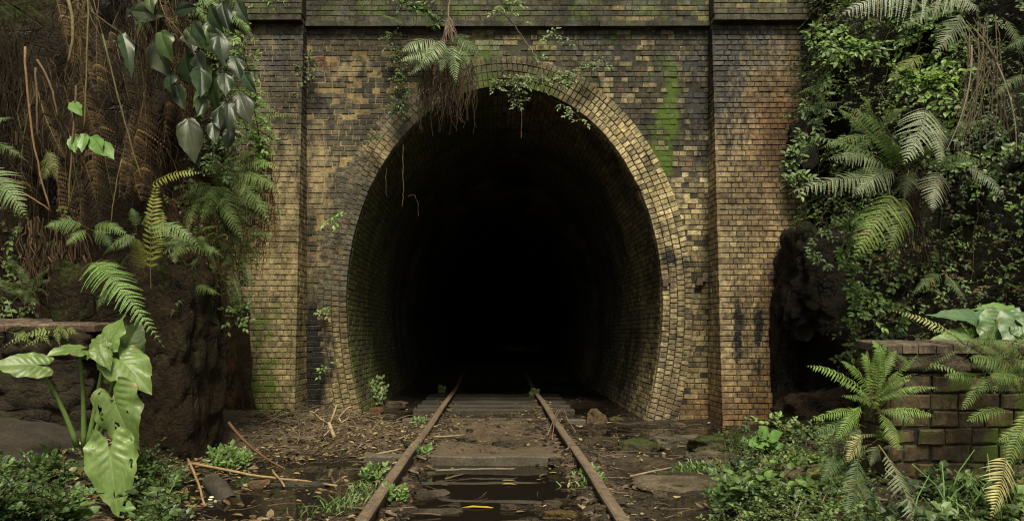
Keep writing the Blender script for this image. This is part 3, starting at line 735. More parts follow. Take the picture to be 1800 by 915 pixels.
# ------------------------------------------------------------------ foliage builders
def frond(mb, a, c, hw, n0=V((0, -.8, .6)), arch=.12, kind='bi', col=(.07, .13, .035), pairs=21, t0=.12, droop=.25, ang=28, prof='tri', stalk=(.10, .09, .03), twist=0.0, ragged=.0):
    """a fern frond from base a to tip c, half width hw, blade facing n0"""
    ax = (c - a); L = ax.length; b = (a + c) / 2 + n0.normalized() * L * arch + V((0, 0, L * arch * .6)) + ax.cross(n0).normalized() * L * R.uniform(-.12, .12)
    pts = [bez(a, b, c, i / 12) for i in range(13)]
    tube(mb, pts, .0045 if L > .5 else .003, .001, 3, stalk, cap=False)
    axn = ax.normalized(); ta = math.sin(rad(ang)); ca = math.cos(rad(ang))
    for i in range(1, pairs + 1):
        t = t0 + (1 - t0) * (i / (pairs + .6)) ** .92
        p = bez(a, b, c, t); tg = (bez(a, b, c, min(1, t + .03)) - bez(a, b, c, t - .03)).normalized()
        s = tg.cross(n0).normalized(); nn = s.cross(tg).normalized()
        u = (t - t0) / (1 - t0)
        f = {'tri': (min(1, .55 + u * 2.2) if u < .22 else 1 - ((u - .22) / .78) ** 1.25), 'lance': math.sin(math.pi * (u * .92 + .06)) ** .8, 'ladder': min(1, .5 + u * 3) * (1 - u ** 3 * .9)}[prof]
        Lp = hw * max(.05, f); sp = L * (1 - t0) / pairs
        pc = mul(col, R.uniform(.78, 1.22))
        if R.random() < .05: pc = mix(pc, (.22, .15, .05), .6)
        for sg in (-1, 1):
            if ragged and R.random() < ragged: continue
            lr = R.uniform(.82, 1.1) * (R.uniform(.4, .8) if R.random() < .05 else 1); d = (s * sg * ca + tg * (ta + R.uniform(-.10, .10)) + nn * R.uniform(-.25, .12)).normalized()
            L2 = Lp * lr
            q = lambda w_: p + d * (L2 * w_) - nn * (droop * L2 * w_ * w_) + V((0, 0, -droop * .5 * L2 * w_ * w_))
            if kind == 'bi':
                m = max(5, min(15, int(L2 / (sp * .30))))
                pl = min(sp * .46, L2 * .26)
                for j in range(m):
                    w0 = (j + .3) / m; o = q(w0); dd = (q(min(1, w0 + .1)) - q(max(0, w0 - .1))).normalized()
                    ln = pl * (1 - .78 * w0 ** 1.8) * R.uniform(.8, 1.1); wd = L2 / m * .62
                    cc = mul(pc, R.uniform(.85, 1.15))
                    for s2 in (-1, 1):
                        e = (tg * s2 + dd * .35).normalized(); e = (e - nn * .18)
                        i0 = mb.vert(o, mul(cc, .9)); i1 = mb.vert(o + e * ln * .45 + dd * wd, cc); i2 = mb.vert(o + e * ln, cc); i3 = mb.vert(o + e * ln * .3 - dd * wd, cc)
                        mb.face((i0, i1, i2, i3))
                e_ = q(1.0); i0 = mb.vert(q(.86) + tg * pl * .12, pc); i1 = mb.vert(e_ + d * pl * .3, pc); i2 = mb.vert(q(.86) - tg * pl * .12, pc); mb.face((i0, i1, i2))
            else:
                wd = min(sp * .30, L2 * .22); prv = None
                for j in range(6):
                    w0 = j / 5; o = q(w0); ww = wd * (.55 + .9 * w0 if w0 < .35 else 1 - ((w0 - .35) / .65) ** 1.8)
                    cc = mul(pc, 1 + .1 * R.uniform(-1, 1))
                    cur = (mb.vert(o + tg * ww + nn * ww * .2, cc), mb.vert(o, mul(cc, .85)), mb.vert(o - tg * ww + nn * ww * .2, cc))
                    if prv: mb.face((prv[0], cur[0], cur[1], prv[1])); mb.face((prv[1], cur[1], cur[2], prv[2]))
                    prv = cur
def fern(label, fronds, name='fern', group=None, cat='fern', mat=None, **kw):
    """fronds: (base px, base py, base Y, tip px, tip py, tip Y, half width px, extra dict)"""
    t = thing(name, label, cat, group)
    jb = kw.pop('jb', 0)
    for fr in fronds:
        bx, by, bY, tx, ty, tY, hw = fr[:7]; bx += R.uniform(-jb, jb); by += R.uniform(0, 1.6 * jb); ex = dict(kw); ex.update(fr[7] if len(fr) > 7 else {})
        mb = MB(); frond(mb, P(bx, by, bY), P(tx, ty, tY), hw * (bY + tY) / 2 / FPX, **ex)
        mb.build('frond', mat or M_fern, t)
    return t
def clump(t, px, py, Y, n, ln, hw, col, el=(25, 85), az=(150, 390), **kw):
    """more fronds for a fern, rising and arching out from one root in all directions"""
    b = P(px, py, Y)
    for _ in range(n):
        a_ = rad(R.uniform(*az)); e_ = rad(R.uniform(*el)); L = R.uniform(*ln); d = V((math.cos(a_) * math.cos(e_), math.sin(a_) * math.cos(e_), math.sin(e_)))
        tip = b + d * L; tip.z -= L * R.uniform(.05, .45) * math.cos(e_)
        side = V((-d.y, d.x, 0)); n0 = (V((-d.x * math.sin(e_), -d.y * math.sin(e_), math.cos(e_))) * 1.0 + V((0, -.55, .1)) + side * R.uniform(-.4, .4)).normalized()
        mb = MB(); frond(mb, b + rv() * .07, tip, hw * R.uniform(.5, 1.25), n0, arch=R.uniform(.1, .24), col=mul(col, R.uniform(.65, 1.25)), **kw); mb.build('frond', M_fern, t)
def leafquad(mb, p, d, n, ln, wd, col, fold=.25, curl=.15):
    s = d.cross(n).normalized(); n = s.cross(d).normalized()
    i0 = mb.vert(p, mul(col, .85)); tip = p + d * ln - n * ln * curl; it = mb.vert(tip, col)
    k1 = p + d * ln * .3; k2 = p + d * ln * .68 - n * ln * curl * .4
    m_ = mb.vert(p + d * ln * .5 - n * ln * curl * .15, mul(col, .8))
    a1 = mb.vert(k1 + s * wd * .9 + n * wd * fold, col); a2 = mb.vert(k2 + s * wd * .75 + n * wd * fold, col)
    b1 = mb.vert(k1 - s * wd * .9 + n * wd * fold, mul(col, .95)); b2 = mb.vert(k2 - s * wd * .75 + n * wd * fold, mul(col, .95))
    mb.face((i0, m_, a1)); mb.face((a1, m_, it, a2)); mb.face((i0, b1, m_)); mb.face((m_, b1, b2, it))
def rv(): return V((R.uniform(-1, 1), R.uniform(-1, 1), R.uniform(-1, 1)))
def spray(mb, p, d, n, count, ln, leaf, col, stemc=(.07, .07, .03), wr=.36, droop=.2):
    """a little leafy twig: a stem with leaves along it"""
    end = p + d * ln - V((0, 0, ln * droop)); pts = [bez(p, p + d * ln * .55 + V((0, 0, ln * .08)), end, i / 4) for i in range(5)]
    tube(mb, pts, .0035, .0012, 3, stemc, cap=False)
    for i in range(count):
        t = (i + .6) / count; q = bez(p, p + d * ln * .55 + V((0, 0, ln * .08)), end, t)
        s = d.cross(n).normalized() * (1 if i % 2 else -1)
        dd = (s * .8 + d * .6 + rv() * .35).normalized()
        leafquad(mb, q, dd, (n + rv() * .45).normalized(), leaf * R.uniform(.7, 1.15), leaf * wr, mul(col, R.uniform(.65, 1.35)))
    leafquad(mb, end, (d + rv() * .3).normalized(), (n + rv() * .3).normalized(), leaf, leaf * wr, mul(col, 1.1))
UPF = V((0, -.65, .75))
# ------------------------------------------------------------------ creeper over the right bank (beyond counting)
def scatter_bank(surf, zlo, zhi, dens, fn, cond=None):
    for i in range(len(surf) - 1):
        colm, nn = surf[i]
        for k in range(len(colm) - 1):
            q = colm[k]
            if not (zlo < q.z < zhi) or q.y < 3: continue
            px, py = PX(q)
            if px < -350 or px > 2300 or py < -160 or py > 940: continue
            d = dens(px, py)
            m = int(d) + (R.random() < d - int(d))
            for _ in range(m):
                a, b = R.random(), R.random()
                p = q.lerp(surf[i + 1][0][k], a).lerp(colm[k + 1], b); fn(p, nn, px, py)
mb = MB()
def ivyleaf(p, nn, px, py):
    out = max(0, .12 + .22 * fbm(p.x, p.y, p.z, 2.2, 3) + .05 * R.random())
    bright = cl(.5 + .9 * fbm(p.x, p.y, p.z, 1.6, 3))
    yg = blob(px, py, 1600, 110, 190, 110)
    col = mix((.022, .045, .012), (.115, .20, .038), cl(bright * .7 + .4 * yg))
    d = (V((R.uniform(-1, 1), 0, R.uniform(-.9, .3))) + nn * R.uniform(.1, .8)).normalized(); n = (nn * .8 + V((0, -.2, .7)) + rv() * .5).normalized()
    big = 1 + .45 * sm(.1, .4, fbm(p.x, p.y + 9, p.z, .9, 2))
    if R.random() < .10 * sm(250, 500, py) + .02: col = mix(col, (.10, .065, .025), .8)
    spray(mb, p + nn * out * R.uniform(.5, 1.1), d, n, R.randint(4, 7), R.uniform(.10, .24) * big, R.choice((.022, .03, .04, .052)) * big, mul(col, R.uniform(.55, 1.3)), wr=R.choice((.22, .3, .4)))
    if R.random() < .035:
        e = p + V((R.uniform(-.4, .4), -.05, -R.uniform(.3, 1.0))); tube(mb, curve(p + nn * .15, e + nn * .2, n=6, wob=.03), .005, .003, 3, mul((.08, .065, .035), R.uniform(.5, 1.3)), cap=False)
scatter_bank(SR, .7, 6.2, lambda px, py: 0 if px < 1405 + 85 * sm(370, 430, py + 30 * nz(px * .05, py * .05)) else (2.6 if px < 1600 or py < 330 else 1.7) * 1.7 * (.3 + .7 * sm(-.35, .25, fbm(px * .012, py * .012, 1))), ivyleaf)
tag(mb.build('ivy_ground_cover', M_small), 'dense small-leaved creeper covering the right-hand bank', 'creeper', kind='stuff')
mb = MB()
def bankleaf(p, nn, px, py):
    k = cl(blob(px, py, 20, 490, 60, 90) * 1.2 + blob(px, py, 390, 300, 90, 130) * .9 + blob(px, py, 400, 60, 90, 90) * .8 + blob(px, py, 330, 480, 60, 60) * .5)
    if R.random() > k: return
    d = (V((R.uniform(-1, 1), -.3, R.uniform(-.9, .4)))).normalized()
    col = mix((.025, .045, .012), (.11, .17, .04), R.random() ** 1.6)
    spray(mb, p + nn * R.uniform(.02, .3), d, (V((0, -.6, .7)) + rv() * .5).normalized(), R.randint(4, 7), R.uniform(.1, .25), R.uniform(.035, .065), col)
scatter_bank(SL, .5, 6.0, lambda px, py: 1.6, bankleaf)
tag(mb.build('creeping_leaves', M_small), 'patches of small-leaved creeper on the left-hand bank', 'creeper', kind='stuff')
# undergrowth at lower right and lower left
def cover(name, label, n, region, colr, leaf, hmax):
    mb = MB(); k = 0; tries = 0
    while k < n and tries < n * 40:
        tries += 1
        px, py = region(); p = on(px, py)
        if p.y < 3.2 or p.y > 9.2 or (115 < px < 270 and p.y < 4.9): continue
        h = hmax * cl(.3 + .9 * (fbm(p.x, p.y, 3, 1.5) + .4)) * R.random() ** .5 * (1.5 if px < 190 else .45 if px > 1500 else 1)
        if px > 1520 and R.random() > .35: k += 1; continue
        col = mix(colr[0], colr[1], cl(.45 + fbm(p.x, p.y, 5, 2.5) + .4 * (h / hmax - .4)))
        d = (V((R.uniform(-1, 1), R.uniform(-1, .4), R.uniform(.1, .9)))).normalized()
        spray(mb, p + V((0, 0, h)), d, (V((0, -.25, 1)) + rv() * .35).normalized(), R.randint(4, 7), R.uniform(.10, .2), leaf * R.uniform(.6, 1.25) * (.65 + .9 * sm(-.2, .35, fbm(p.x, p.y, 11, 1.8))), mul(mix(col, (.12, .09, .03), .7 * (R.random() < .05)), R.uniform(.55, 1.4)), wr=R.choice((.28, .38, .44)))
        if R.random() < .04:
            e = p + V((R.uniform(-.2, .2), R.uniform(-.1, .1), h + R.uniform(.05, .16))); tube(mb, curve(p, e, n=4), .003, .0015, 3, (.08, .08, .03), cap=False)
        k += 1
    return tag(mb.build(name, M_small), label, 'ground cover', kind='stuff')
def reg_right():
    while True:
        px, py = R.uniform(1270, 1960), R.uniform(742, 960)
        if px > 1270 + 60 * sm(900, 760, py) * 0 + (60 if py < 770 else 0) + 50 * nz(py * .03, 3): return px, py
def reg_left():
    while True:
        px, py = R.uniform(-60, 300), R.uniform(780, 1000)
        if px < 300 - 70 * sm(840, 790, py) and py > 770: return px, py
cover('undergrowth_cover', 'low leafy ground cover below the right-hand brick wall', 2850, reg_right, ((.03, .055, .018), (.12, .19, .05)), .040, .15)
cover('low_ground_cover', 'low leafy ground cover under the large-leaved plant', 1700, reg_left, ((.02, .045, .013), (.085, .145, .035)), .042, .30)

# ------------------------------------------------------------------ low walls
def low_wall(name, label, x0, x1, y0, z0, z1, thick, block, col, moss):
    t = thing(name, label, 'wall'); mb = MB()
    boxm(mb, (x0 + .006, y0 + .014, z0), (x1 - .006, y0 + thick, z1 - .19), (.02, .018, .012), 0, (0, .3, .3))
    z = z0; row = 0
    while z < z1 - .21:
        h = min(block[1], z1 - .19 - z); x = x0 - (block[0] / 2 if row % 2 else 0)
        while x < x1:
            wd = block[0] * (1 if R.random() > .25 else 1.5); xa, xb = max(x, x0), min(x + wd, x1)
            if xb - xa > .05:
                brick(mb, V((xa + .006, y0, z + .006)), V((1, 0, 0)), V((0, 0, 1)), V((0, -1, 0)), xb - xa - .012, h - .012, mul(col, R.uniform(.6, 1.25)), (.0, cl(moss + .4 * nz(xa * 3, z * 3)), cl(.25 + .5 * nz(xa * 2, z * 2, 4))), R.uniform(.0, .018), .012, .008, mf=lambda p: (0, cl(.36 + .8 * fbm(p.x, p.y, p.z, 3)), cl(.25 + .8 * fbm(p.x, p.z, 4, 2.5))))
            x += wd
        z += h; row += 1
    for sx, sg in ((x0, -1), (x1, 1)):
        z = z0; row = 0
        while z < z1 - .21:
            h = min(block[1], z1 - .19 - z); y = y0 + .006
            while y < y0 + thick - .05:
                yb = min(y + block[0], y0 + thick)
                brick(mb, V((sx, y, z + .006)), V((0, 1, 0)), V((0, 0, 1)), V((sg, 0, 0)), yb - y - .012, h - .012, mul(col, R.uniform(.5, .9)), (0, moss, .4), .006, .008, .004); y = yb
            z += h; row += 1
    mb.build('brickwork', [M_brick, M_mortar], t)
    return t
lw = low_wall('low_brick_wall', 'mossy low brick wall with stone coping at the right edge', 2.74, 6.0, 5.25, -.15, 1.02, .42, (.19, .120), (.10, .072, .038), .4)
mb = MB()
x = 2.70
while x < 6.0:
    xb = min(x + R.uniform(.55, .8), 6.02)
    rockmesh(mb, V(((x + xb) / 2, 5.46, .915)), ((xb - x) / 2 * .97, .25, .085), x * 3, 14, .10, (.085, .078, .06), .45, 6); x = xb
mb.build('coping_stone', M_rock, lw, True)
mb = MB(); x = 2.70
while x < 6.0:
    wd = R.uniform(.10, .13)
    brick(mb, V((x + .003, 5.20, .995)), V((1, 0, 0)), V((0, 1, .06)).normalized(), V((0, -.06, 1)).normalized(), wd - .006, .46, mul((.13, .105, .08), R.uniform(.75, 1.2)), (0, .22, .3), .03, .01, .004); x += wd
mb.build('coping_brick', M_brick, lw)
sw = thing('low_stone_wall', 'low dark stone wall with a brick coping at the left edge', 'wall')
mb = MB()
for (cx_, cz, sx, sz, sd_) in ((-3.55, 1.02, .34, .14, 1), (-4.25, 1.0, .4, .16, 2), (-3.7, .68, .5, .22, 3), (-4.5, .7, .45, .2, 4), (-3.6, .25, .42, .25, 5), (-4.35, .28, .42, .24, 6)):
    rockmesh(mb, V((cx_, 6.3, cz)), (sx, .3, sz), sd_ * 7.3, 16, .22, (.034, .029, .021), .3, 4)
mb.build('stonework', M_rock, sw, True)
mb = MB(); x = -4.85
while x < -3.2:
    wd = R.uniform(.11, .13)
    brick(mb, V((x + .003, 6.02, 1.145)), V((1, 0, 0)), V((.35, 1, .11)).normalized(), V((0, -.11, 1)).normalized(), wd - .006, .55, mul((.17, .125, .095), R.uniform(.8, 1.15)), (0, .05, .15), .03, .012, .004); x += wd
mb.build('coping_brick', M_brick, sw)

# ------------------------------------------------------------------ big heart-shaped leaves
def bigleaf(mb, at, tip, n0, wr=.55, col=(.11, .19, .055), droop=.18, cup=.15, wave=.05, holes=0, lobe=.42, nth=64, nr=14, vein=1.4, rim=1):
    ax = tip - at; L = ax.length; d = ax.normalized(); s = d.cross(n0).normalized(); n = s.cross(d).normalized()
    ph = R.uniform(0, 6)
    ky = wr / .52
    if lobe >= .3: half = [(-.06, 0), (-.16, .035), (-.30, .09), (-.40, .22), (-.36, .36), (-.20, .47), (.02, .52), (.25, .49), (.47, .40), (.67, .265), (.84, .12), (.93, .05), (1, 0)]
    else: half = [(-.02, 0), (-.03, .06), (-.02, .14), (.06, .30), (.20, .45), (.36, .52), (.52, .47), (.68, .34), (.82, .19), (.93, .07), (1, 0)]
    outl = []
    for i in range(nth // 2 + 1):
        t = i / (nth // 2) * (len(half) - 1); i0 = min(int(t), len(half) - 2); f_ = t - i0
        g_ = [half[max(0, i0 - 1)], half[i0], half[i0 + 1], half[min(len(half) - 1, i0 + 2)]]
        cr = lambda a, b_, c_, d_: .5 * (2 * b_ + (c_ - a) * f_ + (2 * a - 5 * b_ + 4 * c_ - d_) * f_ ** 2 + (3 * b_ - a - 3 * c_ + d_) * f_ ** 3)
        outl.append((cr(*[k_[0] for k_ in g_]), max(0, cr(*[k_[1] for k_ in g_])) * ky))
    outl = [(x, -y) for x, y in outl] + [(x, y) for x, y in outl[-2::-1]]
    nth = len(outl) - 1
    rings = [[] for _ in range(nr + 1)]
    for k in range(nr + 1):
        f = k / nr
        for j in range(nth + 1):
            x, y = outl[j][0] * f, outl[j][1] * f; th = math.atan2(y, x)
            x += .03 * f ** 3 * nz(x * 8, y * 8, ph); y += .045 * f ** 3 * nz(x * 8, y * 8, ph + 7)
            # lateral veins run forward from the midrib
            vph = (x * 1.0 - abs(y) * .75) * 42 + ph * 0
            vn = math.exp(-((vph / (2 * math.pi) % 1 - .5) / .11) ** 2)
            z = cup * abs(y) * 1.0 - cup * .9 * y * y * 2 - droop * (max(0, x) ** 2) - .35 * droop * (y * y * 2) + .016 * math.cos(vph) * min(1, abs(y) * 5) + wave * 1.35 * f ** 3 * math.sin(th * 7 + ph) * (.6 + .4 * math.sin(th * 3 + ph))
            mid = math.exp(-(y / .012) ** 2) * (x > 0)
            c = mul(col, 1 + (vein - 1) * vn * min(1, abs(y) * 8) + .35 * mid + R.uniform(-.05, .05) + .25 * nz(x * 3, y * 3, ph) - .12 * vn * 0)
            if rim and f > .88 and nz(x * 4, y * 4, ph + 3) > .34: c = mix(c, (.20, .13, .04), .7)
            rings[k].append(mb.vert(at + (d * x + s * y + n * z) * L, c))
    bad = set()
    for _ in range(holes):
        k, j = R.randint(nr // 2, nr - 1), R.randint(3, nth - 4)
        for a in range(R.randint(1, 2)):
            for b in range(R.randint(1, 2)): bad.add((min(nr - 1, k + a), j + b))
    for k in range(nr):
        for j in range(nth):
            if (k, j) in bad: continue
            mb.face((rings[k][j], rings[k + 1][j], rings[k + 1][j + 1], rings[k][j + 1]))
def bigplant(label, base, leaves, name='elephant_ear_plant', mat=None):
    t = thing(name, label, 'plant')
    for (ax_, ay, aY, tx, ty, tY, n0, kw, bs) in leaves:
        a, tp = P(ax_, ay, aY), P(tx, ty, tY)
        mb = MB(); bigleaf(mb, a, tp, V(n0).normalized(), **kw); mb.build('leaf', mat or M_leaf, t, True)
        if bs:
            b0 = P(*bs); mb = MB(); mid = (b0 * .45 + a * .55) + V((0, .05, .12 * (a - b0).length))
            tube(mb, [bez(b0, mid, a, i / 9) for i in range(10)], .020, .009, 8, (.14, .21, .06)); mb.build('stalk', M_leaf, t, True)
    return t
LG = (.135, .205, .058)
bigplant('large pale green elephant ear plant in front of the dark rock', None, [
    (62, 641, 5.0, -22, 636, 4.85, (.05, -.8, .6), dict(wr=.40, droop=.22, col=mul(LG, .8), wave=.03), (136, 785, 5.2)),
    (138, 614, 5.1, 86, 608, 4.95, (.15, -.45, .9), dict(wr=.50, droop=.45, cup=.5, col=mul(LG, .85)), (147, 790, 5.25)),
    (186, 606, 5.15, 222, 552, 5.2, (-.45, -.85, .25), dict(wr=.52, droop=.1, cup=.55, wave=.09, col=mul(LG, .95)), (153, 790, 5.25)),
    (216, 622, 5.3, 250, 560, 5.38, (.4, -.9, -.05), dict(wr=.46, droop=.1, cup=.3, col=mul(LG, .5)), None),
    (178, 602, 5.05, 148, 628, 5.0, (.1, -.75, .7), dict(wr=.50, droop=.3, cup=.4, col=mul(LG, .75)), None),
    (176, 618, 5.0, 194, 644, 4.95, (.3, -.7, .8), dict(wr=.46, droop=.4, cup=.4, col=mul(LG, .85)), None),
    (214, 634, 5.1, 266, 678, 5.0, (.3, -.75, .75), dict(wr=.50, droop=.3, cup=.25, wave=.085, col=mul(LG, .88), holes=3), (158, 790, 5.25)),
    (200, 656, 5.25, 246, 676, 5.25, (.1, -.95, .4), dict(wr=.42, col=(.17, .19, .04), wave=.07), None),
    (202, 706, 4.95, 232, 790, 4.86, (-.3, -.9, .4), dict(wr=.50, droop=.2, cup=.26, col=mul(LG, .78), holes=8, wave=.06), (164, 795, 5.2)),
    (194, 796, 4.55, 204, 906, 4.45, (.18, -.92, .38), dict(wr=.395, droop=.18, cup=.22, col=LG, holes=4, wave=.055), (172, 800, 5.0)),
    (250, 918, 4.5, 278, 895, 4.45, (0, -.6, .8), dict(wr=.5, col=mul(LG, .8)), None)])
bigplant('bluish green elephant ear plant behind the right-hand low wall', None, [
    (1732, 562, 5.95, 1634, 545, 5.9, (0, -.75, .65), dict(wr=.20, droop=.1, col=(.07, .13, .06)), (1762, 650, 6.1)),
    (1758, 568, 5.85, 1728, 612, 5.78, (.1, -.9, .4), dict(wr=.55, droop=.2, col=(.085, .15, .06), rim=0), (1765, 650, 6.05)),
    (1790, 555, 6.0, 1724, 524, 6.0, (-.2, -.5, .9), dict(wr=.42, droop=.35, cup=.4, col=(.12, .20, .06)), (1770, 650, 6.1)),
    (1700, 595, 5.9, 1618, 606, 5.85, (0, -.8, .6), dict(wr=.26, droop=.1, col=(.085, .15, .045)), (1750, 650, 6.1)),
    (1800, 570, 5.8, 1780, 615, 5.65, (-.1, -.9, .45), dict(wr=.6, col=(.07, .13, .055)), (1790, 650, 6.0)),
    (1800, 575, 5.75, 1850, 600, 5.65, (-.1, -.9, .45), dict(wr=.5, col=(.07, .13, .05)), None)])
# dark glossy climber hanging at upper left
DG = (.030, .055, .022); GREY = (.055, .068, .034)
cl_l = []
for (a, b, c, d_, wr, col) in ((272, 75, 285, 135, .5, GREY), (305, 60, 262, 100, .5, GREY), (330, 62, 345, 85, .45, GREY), (326, 95, 328, 160, .42, DG), (352, 120, 360, 170, .4, DG), (372, 130, 366, 205, .36, (.06, .10, .035)), (330, 210, 338, 290, .36, GREY),
                               (395, 130, 400, 165, .4, DG), (420, 165, 440, 215, .4, GREY), (345, 95, 352, 125, .5, (.06, .09, .05)), (300, 130, 290, 160, .45, DG), (232, 20, 285, 22, .36, GREY), (400, 180, 405, 230, .36, DG), (385, 190, 378, 225, .4, DG), (310, 20, 340, 5, .4, DG), (370, 10, 378, 60, .3, DG), (390, 5, 398, 55, .3, DG), (415, 0, 430, 40, .3, DG), (215, 60, 240, 130, .2, DG), (250, 40, 225, 5, .3, DG), (385, 60, 395, 110, .36, DG), (410, 100, 425, 140, .34, DG), (360, 170, 350, 205, .34, DG), (310, 150, 318, 190, .36, DG), (375, 215, 372, 250, .34, DG), (405, 225, 398, 262, .32, DG), (340, 40, 352, 75, .36, DG), (430, 130, 446, 165, .3, DG), (335, 255, 348, 292, .3, (.05, .075, .03))):
    Y = R.uniform(6.3, 6.7); c, d_ = a + (c - a) * .82, b + (d_ - b) * .82; cl_l.append((a, b, Y, c, d_, Y - .12, (R.uniform(-.8, .8), -.8, R.uniform(-.1, .8)), dict(wr=wr * .82, rim=0, droop=.35, cup=.3, col=mul(col, R.uniform(.3, 1.0)), nth=32, nr=7, wave=.05, lobe=.25), None))  # random dimming per leaf paints in lit and shaded leaves
for _ in range(26):
    a, b = R.uniform(250, 445), R.uniform(-15, 240)
    if b > 60 + (a - 250) * 1.1: continue
    Y = R.uniform(6.35, 6.8); cl_l.append((a, b, Y, a + R.uniform(-22, 22), b + R.uniform(18, 44), Y - .08, (R.uniform(-.8, .8), -.8, R.uniform(-.1, .8)), dict(wr=R.uniform(.22, .4), rim=0, droop=.35, cup=.3, col=mul((.06, .10, .028), R.uniform(.4, 1.3)), nth=28, nr=6, wave=.05, lobe=.25), None))
cp = bigplant('dark glossy broad-leaved climber hanging above the left ferns', None, cl_l, 'climber')
mb = MB()
tube(mb, curve(P(160, 20, 6.8), P(480, 245, 7.0), sag=.02, n=12, wob=.006), .011, .006, 6, (.05, .04, .025)); tube(mb, curve(P(290, 30, 6.6), P(420, 200, 6.8), sag=-.1, n=10, wob=.008), .008, .004, 5, (.06, .06, .03)); mb.build('stem', M_root, cp, True)
bl = []
for (a, b, c, d_) in ((128, 240, 132, 268), (148, 235, 142, 265), (162, 240, 180, 272), (172, 250, 199, 278), (126, 180, 142, 200)):
    bl.append((a, b, 6.4, c, d_, 6.3, (R.uniform(-.4, .4), -.9, .4), dict(wr=.27, rim=0, lobe=.12, col=(.10, .19, .045), nth=28, nr=6, droop=.1), None))
sp_ = bigplant('bright green seedling with pointed leaves hanging among the roots', None, bl, 'seedling')
mb = MB(); tube(mb, curve(P(120, 370, 6.5), P(150, 238, 6.4), sag=.0, n=6), .005, .003, 4, (.10, .10, .03)); mb.build('stem', M_root, sp_)
bl = [(1348, 768, 6.6, 1336, 748, 6.55, (0, -.8, .5), dict(wr=.5, lobe=.15, col=(.13, .24, .07), nth=24, nr=5), None), (1350, 770, 6.6, 1374, 758, 6.5, (0, -.7, .7), dict(wr=.5, lobe=.15, col=(.12, .22, .06), nth=24, nr=5), None),
      (1345, 775, 6.6, 1318, 778, 6.5, (0, -.6, .8), dict(wr=.45, lobe=.15, col=(.10, .2, .05), nth=24, nr=5), None), (1352, 776, 6.6, 1380, 790, 6.45, (0, -.6, .8), dict(wr=.45, lobe=.15, col=(.10, .2, .05), nth=24, nr=5), (1350, 800, 6.6))]
bigplant('bright broad-leaved seedling in front of the right pier', None, bl, 'seedling')

# ------------------------------------------------------------------ ferns
SG, FG, YG, BG = (.20, .245, .145), (.085, .15, .045), (.16, .21, .045), (.18, .27, .09)
PALE = (.30, .30, .13)
fern('broad silvery tree fern spreading over the right bank', [
    (1625, 178, 7.1, 1588, 290, 6.7, 52, dict(col=(.34, .39, .27), n0=V((-.1, -.9, .4)))), (1640, 195, 7.15, 1652, 298, 6.8, 30, dict(col=(.24, .28, .18), n0=V((.2, -.9, .4)))),
    (1655, 296, 7.1, 1640, 374, 6.9, 34, dict(col=(.28, .32, .22), n0=V((0, -.95, .3)))), (1560, 320, 7.2, 1384, 342, 6.8, 38, dict(col=SG)), (1570, 300, 7.2, 1450, 282, 6.9, 32, dict(col=SG)), (1565, 290, 7.3, 1378, 240, 7.2, 17, dict(col=FG)),
    (1578, 330, 7.2, 1500, 456, 6.9, 46, dict(col=(.16, .23, .05), n0=V((-.3, -.9, .3)))), (1590, 335, 7.2, 1558, 452, 6.9, 36, dict(col=(.10, .15, .04), n0=V((.2, -.95, .3)))),
    (1600, 290, 7.3, 1475, 185, 7.2, 28, dict(col=FG)), (1612, 300, 7.2, 1590, 350, 7.0, 30, dict(col=(.05, .08, .03))), (1580, 300, 7.2, 1500, 345, 6.9, 40, dict(col=SG)), (1600, 310, 7.4, 1510, 215, 7.3, 26, dict(col=(.10, .17, .05)))], 'tree_fern')
fern('loose fern clump low on the right bank behind the coping', [(1660, 480, 6.6, 1600, 520, 6.4, 18), (1660, 480, 6.6, 1700, 530, 6.4, 16), (1650, 470, 6.6, 1640, 430, 6.5, 14)], col=(.06, .10, .03))
fern('feathery dark fern fronds at the upper right edge', [(1810, 130, 6.4, 1740, 180, 6.3, 18), (1820, 60, 6.4, 1760, 90, 6.3, 18), (1760, 30, 6.5, 1800, 110, 6.4, 16)], col=(.06, .105, .03))
fern('soft green fern spreading above the broad tree fern', [(1530, 240, 7.6, 1440, 262, 7.4, 20), (1530, 235, 7.6, 1470, 190, 7.5, 20), (1535, 230, 7.6, 1520, 170, 7.5, 18), (1540, 235, 7.6, 1590, 190, 7.5, 18), (1535, 240, 7.6, 1480, 300, 7.3, 18)], col=(.11, .17, .05))
fern('small ferns rooted on the dark rock left of the pier', [(330, 500, 6.6, 270, 520, 6.3, 16), (335, 498, 6.6, 300, 560, 6.2, 16), (340, 500, 6.6, 392, 520, 6.3, 14), (320, 490, 6.6, 350, 450, 6.5, 14)], col=(.075, .13, .035))
tf = bpy.data.objects['tree_fern']; clump(tf, 1590, 305, 7.35, 12, (.5, .95), .15, (.10, .155, .055), el=(-10, 55), pairs=22)
mb = MB()
for k in range(40): tube(mb, curve(P(R.uniform(1580, 1630), R.uniform(290, 330), 7.45), P(R.uniform(1560, 1640), R.uniform(400, 480), 7.5), n=6, wob=.02), R.uniform(.006, .014), .003, 4, mul((.05, .035, .022), R.uniform(.6, 1.3)))
tag(mb.build('trunk', M_root, tf), kind='stuff')
fern('silver-grey fern arching in from the top right edge', [
    (1710, 0, 6.4, 1474, 30, 6.1, 66, dict(col=(.30, .34, .27), n0=V((-.1, -.95, .35)), pairs=28)), (1640, -20, 6.4, 1722, 22, 6.2, 40, dict(col=(.26, .30, .22))),
    (1692, 20, 6.5, 1640, 98, 6.3, 32, dict(col=(.20, .24, .16), n0=V((0, -.95, .3)))), (1690, 0, 6.9, 1560, 60, 6.8, 26, dict(col=(.10, .14, .07)))])
